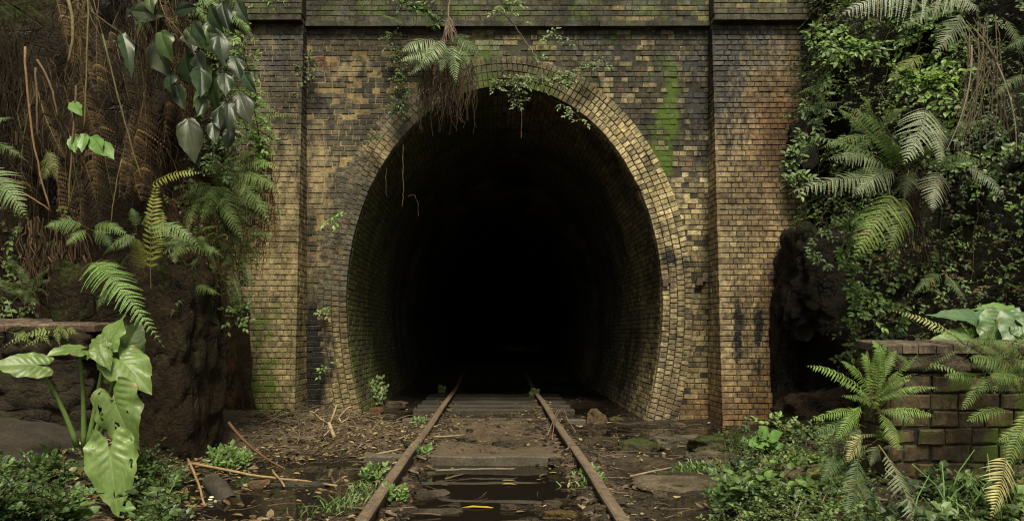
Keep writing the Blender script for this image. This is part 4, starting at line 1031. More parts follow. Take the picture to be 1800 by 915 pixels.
fern('yellow-green fern below the silver-grey fern', [(1632, 95, 7.3, 1560, 168, 7.1, 28, dict(col=(.13, .17, .035))), (1600, 110, 7.3, 1560, 140, 7.2, 20, dict(col=(.11, .16, .035)))], col=YG)
fern('single grey-green fern frond drooping toward the right edge', [(1688, 290, 6.9, 1773, 362, 6.7, 23, dict(col=(.14, .18, .12), arch=.2))])
fern('single pale arched fern frond above the drooping one at right', [(1655, 238, 7.0, 1748, 214, 6.8, 16, dict(col=(.15, .20, .11), arch=.25, droop=.7))])
fern('lacy dark fern on the creeper beside the right pier', [(1470, 150, 8.2, 1400, 165, 8.0, 14, dict(col=FG)), (1480, 180, 8.2, 1395, 200, 8.0, 16, dict(col=(.05, .09, .03))), (1460, 230, 8.3, 1395, 300, 8.1, 14, dict(col=FG)), (1480, 120, 8.0, 1440, 85, 8.0, 12)])
wf = fern('bushy bright fern growing against the right-hand low wall', [
    (1530, 705, 4.9, 1418, 642, 4.75, 15), (1525, 700, 4.9, 1478, 634, 4.8, 14, dict(prof='ladder')), (1535, 690, 4.95, 1545, 612, 4.9, 16, dict(prof='ladder', col=YG)),
    (1535, 700, 4.95, 1606, 742, 4.75, 20, dict(col=BG, arch=.35)), (1525, 720, 4.9, 1424, 738, 4.7, 14, dict(prof='ladder')), (1520, 735, 4.9, 1432, 762, 4.7, 16, dict(col=FG)), (1530, 712, 4.85, 1470, 770, 4.6, 16), (1540, 708, 4.85, 1580, 790, 4.6, 18), (1535, 690, 4.95, 1515, 620, 4.9, 13), (1538, 705, 4.8, 1640, 730, 4.65, 13)],
    kind='simple', col=(.15, .25, .055), prof='lance', droop=.35, pairs=22, ang=24, arch=.2, jb=16)
clump(wf, 1540, 780, 4.85, 9, (.15, .35), .035, (.10, .13, .04), el=(-30, 40), kind='simple', prof='lance', pairs=18, ang=22, droop=.4, ragged=.12)
clump(wf, 1535, 715, 4.95, 26, (.13, .52), .045, (.13, .22, .05), kind='simple', prof='lance', pairs=22, ang=22, droop=.3)
fern('pale yellowing frond hanging below the bushy fern', [(1520, 762, 4.5, 1488, 815, 4.3, 24, dict(col=PALE, kind='simple', pairs=18, n0=V((0, -1, .1))))])
fern('dark green drooping fern fronds beneath the pale frond', [(1508, 790, 4.45, 1490, 912, 4.2, 28, dict(n0=V((0, -1, .2)), prof='lance', pairs=30)), (1470, 800, 4.75, 1440, 850, 4.6, 20), (1510, 840, 4.7, 1540, 900, 4.5, 18)], col=(.06, .105, .04), kind='simple')
fern('ragged pale fern frond hanging before the low wall bricks', [(1545, 782, 4.5, 1608, 925, 4.2, 26, dict(prof='lance', ragged=.25, kind='bi', n0=V((.2, -1, .2)))), (1545, 780, 4.8, 1530, 820, 4.7, 16)], col=(.16, .19, .11))
fern('straw-coloured dying frond at the lower right corner', [(1768, 788, 4.4, 1742, 912, 4.1, 40, dict(n0=V((-.1, -1, .15)), pairs=22, kind='simple', ang=32))], col=(.34, .31, .13))
fern('arching fern with rounded leaflets across the low wall bricks', [(1612, 642, 5.05, 1722, 694, 4.9, 9, dict(arch=.3, kind='simple', prof='ladder', pairs=18)), (1606, 645, 5.0, 1570, 620, 4.95, 10, dict(kind='simple'))], col=(.12, .20, .06))
ef = fern('tangled green fern hanging over the low wall at the right edge', [
    (1790, 650, 4.9, 1705, 630, 4.8, 22), (1780, 640, 4.9, 1720, 690, 4.8, 18), (1800, 620, 4.9, 1750, 600, 4.85, 18), (1790, 660, 4.8, 1740, 660, 4.7, 16), (1820, 690, 4.8, 1765, 785, 4.6, 18, dict(col=YG)), (1830, 750, 4.7, 1755, 775, 4.6, 18, dict(col=(.14, .2, .05))), (1760, 690, 4.9, 1790, 640, 4.8, 12), (1720, 640, 4.95, 1660, 660, 4.85, 14), (1740, 650, 4.95, 1690, 720, 4.8, 14), (1790, 700, 4.8, 1700, 740, 4.65, 16), (1770, 640, 4.9, 1720, 605, 4.85, 12), (1800, 730, 4.7, 1770, 830, 4.5, 18)], col=(.10, .165, .04), kind='simple', prof='lance', jb=14, pairs=18)
clump(ef, 1715, 625, 5.05, 14, (.15, .36), .035, (.10, .17, .045), el=(-30, 70), kind='simple', prof='lance', pairs=18, ang=22, droop=.4)
clump(ef, 1770, 640, 5.0, 18, (.2, .5), .045, (.095, .15, .04), el=(-40, 60), kind='simple', prof='lance', pairs=20, ang=22, droop=.4)
clump(ef, 1790, 690, 4.95, 16, (.2, .45), .045, (.095, .155, .04), el=(0, 75), kind='simple', prof='lance', pairs=20, ang=22, droop=.4)
fern('pale yellow fern frond lying along the right coping', [(1705, 612, 5.4, 1556, 544, 5.5, 14, dict(prof='tri', pairs=22, kind='simple'))], col=(.26, .29, .11))
# left side
fern('bright pale fern at the left edge', [(-40, 290, 5.9, 48, 385, 5.7, 42, dict(n0=V((.1, -.9, .4)))), (-40, 230, 5.9, 26, 208, 5.8, 14), (-30, 250, 5.9, 50, 285, 5.8, 16, dict(col=(.08, .13, .03)))], col=(.20, .29, .12))
fern('small yellowish fern among the hanging roots at left', [(90, 262, 6.4, 68, 330, 6.3, 20), (80, 262, 6.4, 100, 320, 6.3, 18)], col=(.10, .13, .03), kind='simple')
fern('pair of spreading green fern fronds above the left coping', [(158, 402, 5.9, 76, 400, 5.7, 26, dict(arch=.22)), (158, 402, 5.9, 116, 432, 5.7, 20), (158, 402, 5.9, 232, 420, 5.7, 20, dict(arch=.22)), (160, 404, 5.95, 200, 440, 5.8, 18, dict(col=FG))], col=(.13, .22, .06))
fern('green fern with one frond pointing right, left of the dark rock', [(245, 405, 5.9, 356, 440, 5.7, 25, dict(arch=.22)), (240, 410, 6.0, 205, 440, 5.9, 14, dict(col=FG)), (240, 405, 6.0, 230, 365, 5.95, 14), (245, 400, 6.0, 270, 370, 5.9, 16), (240, 410, 6.0, 180, 450, 5.9, 16, dict(col=FG))], col=(.15, .23, .09))
fern('large bright green fern frond arching over the elephant ear plant', [(160, 462, 5.8, 290, 612, 5.2, 50, dict(arch=.25, pairs=32, n0=V((.25, -.75, .6)))), (150, 470, 5.9, 215, 470, 5.8, 24, dict(col=(.12, .2, .05))), (205, 500, 5.7, 170, 545, 5.5, 18, dict(col=FG))], col=(.15, .27, .07), t0=.05)
fern('yellow fern standing upright among the left ferns', [(262, 500, 6.1, 276, 320, 6.1, 22, dict(pairs=20)), (258, 330, 6.1, 352, 304, 6.0, 17, dict(pairs=16, arch=.2)), (255, 480, 6.1, 240, 420, 6.0, 20), (262, 470, 6.1, 285, 370, 6.1, 18)], col=(.185, .20, .035), kind='simple', prof='ladder', jb=5)
lf = fern('lacy green fern on the bank left of the brick pier', [
    (370, 320, 7.3, 492, 318, 7.0, 24), (380, 340, 7.3, 500, 372, 7.0, 24), (400, 300, 7.3, 470, 350, 7.1, 20), (330, 320, 7.3, 400, 370, 7.0, 24), (345, 300, 7.3, 420, 290, 7.1, 18), (420, 400, 7.3, 490, 420, 7.1, 18), (350, 350, 7.3, 330, 410, 7.0, 18), (360, 330, 7.6, 320, 345, 7.4, 18), (370, 350, 7.6, 450, 420, 7.4, 24), (375, 330, 7.6, 440, 290, 7.5, 18), (365, 345, 7.5, 400, 440, 7.3, 22), (390, 370, 7.6, 560, 395, 7.4, 10), (395, 390, 7.6, 470, 470, 7.4, 18)], col=(.17, .25, .08))
clump(lf, 395, 360, 7.35, 18, (.35, .75), .11, (.13, .20, .06), el=(-15, 65), pairs=18)
fern('dark hanging fern frond beside the rock outcrop', [(352, 452, 7.0, 374, 545, 6.8, 22, dict(n0=V((0, -1, .2)))), (400, 470, 7.2, 425, 555, 7.0, 10)], col=(.055, .11, .03))
fern('light green lacy fern hanging before the top of the left pier', [
    (415, 150, 7.5, 502, 212, 7.6, 14), (420, 170, 7.5, 495, 262, 7.6, 14), (425, 200, 7.5, 470, 265, 7.6, 14), (410, 130, 7.5, 480, 180, 7.6, 14), (430, 220, 7.8, 540, 205, 7.6, 8)], col=(.19, .31, .07))
fern('light green lacy fern under the top edge at left', [(330, 5, 6.9, 372, 48, 6.8, 16), (340, -10, 6.9, 400, 22, 6.8, 18), (360, 60, 7.0, 440, 90, 6.9, 16), (370, 50, 7.0, 432, 60, 6.9, 12), (400, 20, 7.0, 450, 75, 6.9, 14), (360, 75, 7.0, 410, 100, 6.9, 12)], col=(.12, .21, .05))
fern('bright sprig of leaves at the top edge above the left pier', [(440, -20, 6.5, 522, 20, 6.3, 12, dict(kind='simple', pairs=8)), (450, -20, 6.5, 486, 26, 6.4, 12, dict(kind='simple', pairs=8))], col=(.16, .30, .05))
fern('yellow-green maidenhair fern on the front of the left stone wall', [(R.uniform(0, 110), R.uniform(572, 590), 5.95, R.uniform(0, 120), R.uniform(590, 618), 5.85, 9, dict(pairs=9)) for _ in range(12)] + [(115, 575, 5.95, 140, 588, 5.9, 8, dict(pairs=8)), (112, 580, 5.95, 120, 600, 5.9, 8, dict(pairs=8))], col=(.15, .21, .05), kind='simple')
# over the arch
hf = fern('fern with pale fronds growing out of the wall above the arch', [
    (778, 74, 9.6, 704, 92, 9.25, 32, dict(n0=V((-.1, -.9, .5)), col=(.20, .26, .14))), (782, 68, 9.6, 738, 116, 9.25, 28, dict(col=(.22, .29, .15))), (770, 80, 9.7, 712, 118, 9.45, 18, dict(col=(.12, .17, .07))), (792, 72, 9.6, 802, 150, 9.35, 20, dict(col=(.17, .26, .12), n0=V((0, -1, .2)))),
    (785, 75, 9.8, 838, 85, 9.6, 20, dict(col=(.055, .10, .03))), (780, 70, 9.8, 830, 65, 9.6, 16, dict(col=(.05, .09, .03))), (775, 60, 9.6, 745, 20, 9.4, 18, dict(col=(.07, .12, .035))), (800, 65, 9.65, 850, 100, 9.5, 20, dict(col=(.06, .11, .03))), (770, 95, 9.6, 716, 135, 9.3, 18, dict(col=(.10, .15, .06))), (770, 88, 9.6, 700, 108, 9.25, 24, dict(col=(.18,.25,.12))), (788, 80, 9.6, 775, 130, 9.3, 20, dict(col=(.14,.21,.09))), (800, 75, 9.65, 826, 120, 9.45, 16, dict(col=(.09,.15,.05))), (765, 85, 9.65, 730, 128, 9.4, 22, dict(col=(.15, .21, .09)))], kind='simple', pairs=18)
fern('small narrow fern on the parapet left of the hanging fern', [(722, 48, 9.6, 664, 26, 9.45, 8, dict(kind='simple')), (715, 50, 9.6, 690, 20, 9.5, 7, dict(kind='simple'))], col=(.07, .12, .035))
def roots(mb, n, xr, y0r, y1r, Y0, Y1, r, col, wob=.02, sx=12):
    for _ in range(n):
        x = R.uniform(*xr); yy = R.uniform(*y0r); y2 = yy + (R.uniform(*y1r) - yy) * (1 - .55 * R.random() ** 2) ; Y = R.uniform(Y0, Y1)
        a = P(x, yy, Y); c = P(x + R.uniform(-sx, sx), y2, Y + R.uniform(-.1, .1))
        b = (a + c) / 2 + V((R.uniform(-.12, .12), R.uniform(-.06, .06), 0))
        tube(mb, curve(a, c, b, n=8, wob=wob), r * R.uniform(.5, 1.4), r * .35, 3, mul(col, R.uniform(.55, 1.5)), .3, cap=False)
mb = MB(); roots(mb, 150, (738, 832), (100, 150), (170, 240), 9.5, 9.88, .006, (.075, .052, .034), .014, 14); roots(mb, 60, (748, 800), (110, 170), (175, 215), 9.45, 9.7, .008, (.06, .042, .03), .02)
tag(mb.build('root_mass', M_root, hf), kind='stuff')

# ------------------------------------------------------------------ hanging roots, vines and dead fronds on the left bank
mb = MB()
for _ in range(46):
    x0 = R.uniform(-30, 330); y0 = R.uniform(-60, 260)
    roots(mb, R.randint(5, 16), (x0 - 14, x0 + 14), (y0 - 20, y0 + 20), (y0 + 120, y0 + R.uniform(180, 330)), 6.7, 7.2, .0055, mul(R.choice(((.040, .026, .013), (.024, .016, .009), (.024, .016, .009), (.09, .065, .033))), R.uniform(.5, 1.2)), .035, R.uniform(15, 70))
for _ in range(14):
    x0 = R.uniform(260, 420); y0 = R.uniform(330, 420)
    roots(mb, R.randint(4, 10), (x0 - 20, x0 + 20), (y0 - 20, y0 + 20), (y0 + 80, y0 + 150), 6.9, 7.3, .005, mul((.07, .04, .02), R.uniform(.5, 1.1)), .035, 40)
roots(mb, 160, (40, 150), (380, 470), (520, 560), 6.6, 6.9, .007, (.06, .038, .022), .02, 14)
tag(mb.build('hanging_dead_roots', M_root), 'curtain of brown dead roots and fronds hanging on the left bank', 'roots', kind='stuff')
mb = MB(); roots(mb, 34, (436, 480), (240, 300), (400, 520), 7.3, 7.6, .005, (.085, .045, .022), .03, 18)
for _ in range(9):
    x, y = R.uniform(445, 478), R.uniform(235, 340); frond(mb, P(x, y, 7.4), P(x + R.uniform(-22, 12), y + R.uniform(100, 190), 7.25), R.uniform(9, 18) * 7.3 / FPX, V((R.uniform(-.6, .6), -1, 0)), .04, 'bi', mul((.10, .05, .022), R.uniform(.6, 1.3)), 20, .05, 1.2, 5, 'lance', (.10, .055, .025), ragged=.2)
tag(mb.build('dead_brown_fronds', M_root), 'rust-brown dead fronds hanging before the left pier', 'dead fronds', kind='stuff')
for _ in range(26):
    x, y = R.uniform(60, 330), R.uniform(-40, 300); ln = R.uniform(90, 220); mb2 = None
    mb = MB() if _ == 0 else mb
    frond(mb, P(x, y, 6.9), P(x + R.uniform(-45, 60), y + ln, 6.75), R.uniform(22, 42) * 6.8 / FPX, V((R.uniform(-.5, .5), -1, 0)), .05, 'bi', mul(R.choice(((.06, .035, .016), (.04, .028, .015), (.09, .06, .028))), R.uniform(.5, 1.2)), 22, .1, 1.1, 10, 'lance', (.12, .09, .05), ragged=.15)
tag(mb.build('dead_fronds', M_root), 'withered brown fern fronds hanging among the roots at upper left', 'dead fronds', kind='stuff')
for k, (lb, a, b, c, r, col) in enumerate((
    ('pale stout liana end hanging from the top left', (108, -30), (142, 40), (120, 112), .016, (.15, .125, .06)),
    ('long tan stalk hanging down at the far left', (44, 82), (48, 250), (90, 372), .010, (.16, .10, .05)),
    ('straight olive stem hanging between the roots at left', (156, -20), (152, 120), (148, 230), .009, (.11, .10, .04)),
    ('thin olive stem beside the seedling, running down to the ferns', (134, 150), (126, 260), (120, 370), .010, (.10, .075, .035)),
    ('slanting thin olive stem reaching the yellow fern', (180, 60), (225, 240), (250, 320), .008, (.085, .075, .035)),
    ('curved brown stalk of a dead frond at upper left', (65, 105), (95, 150), (102, 208), .010, (.11, .075, .045)),
    ('forked tan stalk above the left coping', (92, 372), (60, 350), (40, 338), .008, (.18, .11, .06)),
    ('brown straight stalk just left of the olive stem', (62, 120), (66, 180), (66, 245), .010, (.09, .065, .04)),
    ('thin yellowish stem hanging right of the roots', (215, 280), (200, 330), (195, 395), .005, (.13, .10, .04)))):
    mb = MB(); Y = R.uniform(6.2, 6.5); tube(mb, [bez(P(*a, Y), P(*b, Y - .1), P(*c, Y - .05), i / 12) + rv() * .004 for i in range(13)], r, r * .7, 6, col, .2)
    tag(mb.build('hanging_stem', M_root, None, True), lb, 'vine', 'stems hanging on the left bank')
# ferns' dead stalk bunch at upper right
mb = MB()
for _ in range(36):
    a = P(R.uniform(1695, 1755), R.uniform(20, 110), 7.0); c = P(R.uniform(1675, 1800), R.uniform(190, 290), 6.8)
    tube(mb, curve(a, c, a.lerp(c, .5) + V((0, -.1, .12)), n=7, wob=.01), .005, .003, 3, mul((.11, .09, .06), R.uniform(.5, 1.4)))
tag(mb.build('dead_fern_stalks', M_root), 'bunch of dry stalks hanging on the bank at upper right', 'dead stalks', kind='stuff')
for lb, a, b, c in (('long pale bare stalk curving down the right bank', (1708, 80), (1712, 170), (1665, 262)), ('pale bent stalk hanging near the right edge', (1752, 110), (1790, 190), (1786, 265))):
    mb = MB(); tube(mb, [bez(P(*a, 6.8), P(*b, 6.65), P(*c, 6.7), i / 10) for i in range(11)], .007, .004, 5, (.17, .15, .11)); tag(mb.build('dry_stalk', M_root), lb, 'stalk')
# vines over the crown
def vine(label, pts, r, col, Y=9.6, leaves=0, leaf=.06, lc=(.12, .19, .06), name='vine'):
    t = thing(name, label, 'vine'); mb = MB(); q = [P(x, y, Y if len(e) == 0 else e[0]) for x, y, *e in pts]
    d = []
    for a, b in zip(q, q[1:]): d += [a.lerp(b, i / 5) + rv() * .006 for i in range(5)]
    d.append(q[-1]); tube(mb, d, r, r * .6, 5, col, .3); mb.build('stem', M_root, t)
    if leaves:
        mb = MB()
        for _ in range(leaves):
            p = R.choice(d); spray(mb, p, (V((R.uniform(-1, 1), -.5, R.uniform(-.8, .5)))).normalized(), V((0, -.7, .7)), R.randint(3, 6), R.uniform(.08, .2), leaf, mul(lc, R.uniform(.7, 1.2)), wr=.26)
        tag(mb.build('foliage', M_small, t))
    return t
vine('long bare vine stem slanting across the wall above the arch', [(872, 12), (905, 45), (935, 90), (950, 110), (955, 150), (965, 168)], .008, (.17, .14, .09), 9.6, 3)
vine('leafy vine draped over the arch crown', [(870, 150), (905, 142), (945, 140), (985, 138), (1005, 128)], .006, (.07, .06, .035), 9.72, 64, .055, (.15, .20, .09))
vine('leafy spray hanging from the arch crown into the opening', [(905, 145), (910, 170), (912, 185)], .005, (.06, .05, .03), 9.75, 14, .05, (.12, .17, .075))
vine('thin rootlet hanging from the arch crown into the dark', [(917, 180), (917, 210), (916, 243)], .005, (.09, .06, .04), 9.75)
vine('leafy twigs on the wall right of the arch crown', [(1020, 125), (1045, 110), (1062, 100)], .005, (.07, .055, .03), 9.85, 14, .05, (.10, .15, .05))
vine('small leafy sprig hanging on the right of the arch ring', [(985, 182), (1003, 190), (1025, 215)], .004, (.08, .06, .03), 9.7, 7, .05, (.14, .21, .09))
vine('sprig with bright leaves under the string course', [(955, 60), (980, 62), (995, 66)], .004, (.07, .06, .03), 9.7, 6, .06, (.15, .24, .08))
vine('leafy bramble hanging from the parapet top centre', [(905, -20), (900, 5), (880, 18)], .005, (.08, .06, .04), 9.5, 16, .07, (.11, .17, .05))
vine('leafy creeper on the wall left of the hanging fern', [(690, 60), (700, 110), (712, 160), (700, 195)], .006, (.06, .05, .03), 9.8, 70, .05, (.075, .11, .03))
vine('leafy twigs on the parapet above the hanging fern', [(700, -10), (740, 20), (780, 40)], .006, (.07, .05, .03), 9.6, 34, .07, (.07, .12, .035))
vine('tuft of weeds in the joint beside the left pier', [(542, 100), (545, 125), (540, 150)], .004, (.06, .05, .03), 9.85, 18, .05, (.09, .13, .04))
vine('small weed tuft at the end of the left arch ring', [(655, 235), (660, 245)], .004, (.06, .05, .03), 9.85, 8, .05, (.07, .10, .03))
vine('single bright sprig growing from the left arch ring', [(585, 385), (590, 376)], .003, (.08, .1, .03), 9.85, 4, .07, (.16, .30, .06))
vine('small weed low on the left arch ring', [(566, 545), (580, 543)], .003, (.08, .1, .03), 9.9, 4, .05, (.14, .22, .05))
vine('tiny bright leaf pair on the lower left arch ring', [(572, 645), (578, 640)], .003, (.08, .1, .03), 9.9, 3, .06, (.14, .24, .05))
vine('long thin root strand hanging inside the left of the mouth', [(709, 255), (708, 300), (709, 335), (707, 362)], .005, (.11, .075, .05), 9.9)
vine('short thin root hanging left of the long strand', [(679, 295), (678, 330), (680, 345)], .003, (.09, .07, .05), 9.9)
vine('curled rootlet beside the long strand in the mouth', [(716, 345), (728, 342), (735, 355), (735, 380)], .003, (.09, .065, .045), 9.95)
vine('leafy green climber spilling over the outer edge of the left pier', [(392, -30, 7.3), (425, 60, 7.3), (440, 160, 7.25), (455, 235, 7.2), (462, 290, 7.2)], .008, (.06, .05, .03), 7.3, 90, .065, (.12, .20, .045))
vine('thin leafy climber trailing beside the dark glossy leaves', [(352, -20, 7.0), (385, 90, 7.0), (400, 190, 6.95), (392, 300, 6.9)], .007, (.06, .05, .03), 7.0, 70, .055, (.075, .13, .035))
vine('leafy stems on the soil bank between the dark rock and the left pier', [(400, 395, 7.4), (415, 450, 7.3), (425, 520, 7.25), (418, 560, 7.2)], .006, (.06, .05, .03), 7.3, 46, .055, (.085, .14, .04))
fern('bright feathery fern fronds reaching across the left pier at mid height', [(400, 300, 7.2, 500, 342, 6.9, 26), (395, 310, 7.2, 478, 400, 6.9, 26), (405, 290, 7.2, 498, 300, 6.95, 20), (390, 315, 7.2, 430, 430, 6.9, 24), (398, 295, 7.2, 455, 262, 7.0, 18), (385, 320, 7.15, 350, 400, 6.9, 22)], col=(.17, .26, .075))
for lb, pts, n_, lf_, c_ in (
    ('broad-leaved shrub sprays at the top of the right bank next to the right pier', [(1430, 60, 8.0), (1480, 90, 7.7), (1530, 80, 7.5)], 40, .085, (.11, .19, .04)),
    ('narrow-leaved shrub hanging beside the middle of the right pier', [(1440, 160, 8.2), (1420, 220, 8.1), (1395, 290, 8.1), (1400, 330, 8.0)], 46, .075, (.12, .18, .07)),
    ('bright leafy shrub trailing over the right edge of the black rock face', [(1500, 380, 8.0), (1485, 440, 7.9), (1500, 500, 7.8), (1530, 560, 7.6)], 60, .07, (.095, .165, .035)),
    ('yellow-green leafy sprays under the silver-grey fern', [(1560, 120, 7.1), (1620, 140, 7.0), (1690, 130, 6.9)], 44, .075, (.13, .215, .035)),
    ('leafy shoots on the black rock face just below its top', [(1440, 400, 8.5), (1425, 440, 8.45), (1460, 470, 8.4)], 12, .06, (.09, .15, .05))): vine(lb, pts, .006, (.06, .05, .03), 7.5, n_, lf_, c_, 'shrub')
xf = fern('shaggy mixed ferns on the bank above the dark rock outcrop', [(330, 430, 6.9, 392, 452, 6.6, 20), (320, 420, 6.9, 300, 470, 6.6, 18)], col=(.09, .15, .04))
clump(xf, 345, 430, 6.95, 16, (.3, .6), .085, (.09, .14, .042), el=(-40, 50), pairs=18)
clump(xf, 420, 440, 7.3, 12, (.3, .6), .08, (.085, .135, .04), el=(-50, 40), pairs=18)
clump(xf, 310, 470, 6.8, 8, (.25, .5), .07, (.10, .055, .025), el=(-70, 10), pairs=16, droop=.9, ragged=.2)
yf = fern('low dark fern tuft behind the left coping', [(40, 500, 6.5, 10, 450, 6.4, 14), (45, 505, 6.5, 90, 470, 6.4, 14)], col=(.06, .10, .03))
clump(yf, 60, 520, 6.6, 14, (.2, .45), .06, (.06, .105, .03), el=(0, 70), pairs=16)
br = thing('dead_branch', 'bare forked branch hanging over the fern above the arch', 'branch'); mb = MB()
tube(mb, curve(P(793, -30, 9.3), P(788, 40, 9.25), n=6, wob=.01), .014, .010, 6, (.17, .13, .09), .2); mb.build('limb', M_root, br, True)
mb = MB()
for _ in range(16):
    a = P(788 + R.uniform(-3, 3), R.uniform(28, 44), 9.25); c = P(788 + R.uniform(-20, 18), R.uniform(55, 80), 9.2); tube(mb, curve(a, c, n=5, wob=.012), .007, .003, 4, mul((.18, .13, .10), R.uniform(.7, 1.2)))
mb.build('twigs', M_root, br)
# thin twigs hanging from above along the top edge
mb = MB(); roots(mb, 60, (600, 700), (-60, -10), (10, 45), 9.5, 9.7, .004, (.07, .05, .03), .02, 20); roots(mb, 40, (1020, 1110), (-60, -10), (10, 45), 9.5, 9.7, .003, (.05, .045, .03), .02, 20); roots(mb, 50, (730, 800), (-40, 0), (20, 60), 9.5, 9.7, .004, (.07, .05, .03), .02, 20)
tag(mb.build('hanging_twigs', M_root), 'fine dry twigs trailing over the parapet', 'twigs', kind='stuff')

# ------------------------------------------------------------------ weeds, grass tufts, branches, litter
def weed(label, px, py, h, n, leaf, col, spread=.5, name='weed'):
    t = thing(name, label, 'weed'); mb = MB(); p = on(px, py)
    for _ in range(n):
        d = V((R.uniform(-spread, spread), R.uniform(-spread, spread), 1)).normalized()
        spray(mb, p + V((R.uniform(-.06, .06), R.uniform(-.05, .05), -.01)), d, V((0, -.8, .6)), R.randint(5, 9), h * R.uniform(.5, 1.1), leaf, mul(col, R.uniform(.7, 1.3)), wr=.3, droop=.1)
    mb.build('foliage', M_small, t)
def tuft(label, px, py, n, h, sprd, col, name='grass_tuft'):
    mb = MB(); o = on(px, py)
    for _ in range(n):
        x, y = o.x + R.gauss(0, sprd[0]), o.y + R.gauss(0, sprd[1]); p = V((x, y, gz(x, y)))
        d = V((R.uniform(-.7, .7), R.uniform(-.7, .5), 1)).normalized(); ln = h * R.uniform(.4, 1.1); s = d.cross(V((0, -1, .2))).normalized() * .004
        c = mul(col, R.uniform(.6, 1.4)); k = [p, p + d * ln * .5, p + d * ln * .85 + V((d.x, d.y, -.1)) * ln * .3, p + d * ln + V((d.x * .6, d.y * .6, -.35)) * ln * .7]
        a = [(mb.vert(q - s * w_, c), mb.vert(q + s * w_, c)) for q, w_ in zip(k, (1, 1, .7, .1))]
        for u, v_ in zip(a, a[1:]): mb.face((u[0], u[1], v_[1], v_[0]))
    return tag(mb.build('grass', M_small), label, 'grass', kind='stuff')
weed('tall leafy weed against the left jamb inside the mouth', 668, 712, .45, 12, .07, (.12, .17, .06))
weed('small weed beside the left rail deep in the mouth', 778, 690, .16, 8, .05, (.11, .16, .05))
weed('small weed beside the right rail deep in the mouth', 938, 700, .16, 8, .05, (.07, .11, .03))
weed('leafy green weed at the foot of the rock outcrop', 395, 826, .22, 16, .06, (.085, .15, .03))
weed('second leafy weed on the mud, just right of the weed under the rock', 425, 820, .15, 8, .05, (.10, .16, .04))
weed('small leafy weed left of the log', 296, 870, .15, 12, .05, (.08, .14, .035))
weed('low green weed outside the left rail near the slab inside the mouth', 735, 745, .09, 12, .04, (.10, .17, .05))
weed('weed with narrow leaves left of the near left rail', 655, 848, .16, 12, .05, (.11, .18, .05))
weed('green weed growing inside the left rail at its joint', 738, 802, .13, 9, .045, (.10, .18, .04))
weed('bright weed inside the near left rail', 690, 878, .12, 9, .04, (.11, .2, .04))
weed('weed on the inner side of the near right rail', 1030, 842, .12, 10, .045, (.10, .17, .04))
weed('weed at the pool edge by the green mossy slab', 1320, 790, .14, 10, .05, (.09, .16, .04))
weed('low weed at the lower edge right of the track', 1275, 900, .15, 14, .05, (.07, .13, .035))
tuft('grass tuft left of the near left rail', 596, 893, 90, .13, (.14, .14), (.085, .14, .035))
tuft('grass strip hugging the outer side of the left rail', 640, 872, 80, .09, (.06, .22), (.085, .15, .035))
tuft('round tuft of grass between the slabs right of the track', 1232, 825, 240, .10, (.12, .08), (.09, .15, .04))
tuft('sparse grass on the moss near the right slab', 1285, 792, 120, .08, (.16, .08), (.10, .15, .04))
tuft('grass inside the near right rail', 1028, 850, 90, .12, (.06, .12), (.11, .19, .04))
tuft('long-bladed grass at the lower right corner', 1715, 905, 34, .42, (.2, .12), (.10, .17, .05))
# bare branch and brush heap left of the track
bb = thing('dead_branch', 'pale bare forked branch standing on the twig heap left of the track', 'branch'); mb = MB()
b0 = on(588, 772) + V((0, 0, .02)); b1 = P(578, 742, b0.y + .1)
def br_(pts, r): tube(mb, [P(x, y, b0.y + .15 + k) for x, y, k in pts], r * 1.5, r * .8, 5, (.30, .24, .155), .25)
tube(mb, [b0, P(584, 758, b0.y + .05), b1], .022, .017, 6, (.28, .22, .14))
br_([(580, 745, 0), (586, 728, .02), (592, 712, .05), (585, 711, .1)], .010); br_([(578, 745, 0), (562, 735, -.05), (552, 725, -.1), (545, 722, -.15)], .010); br_([(552, 725, -.1), (560, 718, -.1)], .006)
br_([(592, 740, .1), (600, 728, .12), (612, 716, .1), (618, 714, .1)], .008); br_([(596, 735, .1), (600, 742, .1), (612, 735, .1), (614, 725, .1)], .007); br_([(584, 750, 0), (575, 760, -.2), (570, 765, -.3)], .007)
mb.build('limb', M_root, bb, True)
mb = MB()
for _ in range(190):
    p = on(R.gauss(560, 50), R.gauss(742, 13)) + V((0, 0, R.uniform(.01, .10))); d = V((R.uniform(-1, 1), R.uniform(-.7, .7), R.uniform(-.15, .25))).normalized() * R.uniform(.12, .45)
    tube(mb, curve(p, p + d, p + d * .5 + rv() * .08, n=5), .006 * R.uniform(.5, 1.4), .002, 3, mul((.15, .115, .075), R.uniform(.35, 1.4)), cap=False)
tag(mb.build('brush_twigs', M_root), 'heap of dry twigs in front of the left pier', 'twigs', kind='stuff')
lg = thing('log', 'short blackened log with a rotten end in the lower left', 'log'); mb = MB(); p0 = on(375, 862) + V((0, 0, .04)); p1 = on(408, 905) + V((0, 0, .05))
pts = [p0.lerp(p1, i / 9) for i in range(10)]; rings = []
for i, p in enumerate(pts):
    rings.append([mb.vert(p + V((math.cos(a) * .082, 0, math.sin(a) * .082)) * (1 + .18 * nz(math.cos(a) * 2, math.sin(a) * 2, i * .35)), mul((.045, .038, .03), R.uniform(.7, 1.3))) for a in [2 * math.pi * j / 18 for j in range(18)]])
for a, b in zip(rings, rings[1:]):
    for j in range(18): mb.face((a[j], a[(j + 1) % 18], b[(j + 1) % 18], b[j]))
mb.face(rings[0]); mb.build('bark', M_wood, lg, True)
mb = MB(); c0 = mb.vert(p1 + V((0, .03, -.01)), (.05, .035, .02)); er = [mb.vert(V(mb_) if False else p1 + V((math.cos(a) * .079, -.004 + R.uniform(-.01, .02), math.sin(a) * .079)), mul((.14, .095, .05), R.uniform(.5, 1.2))) for a in [2 * math.pi * j / 18 for j in range(18)]]
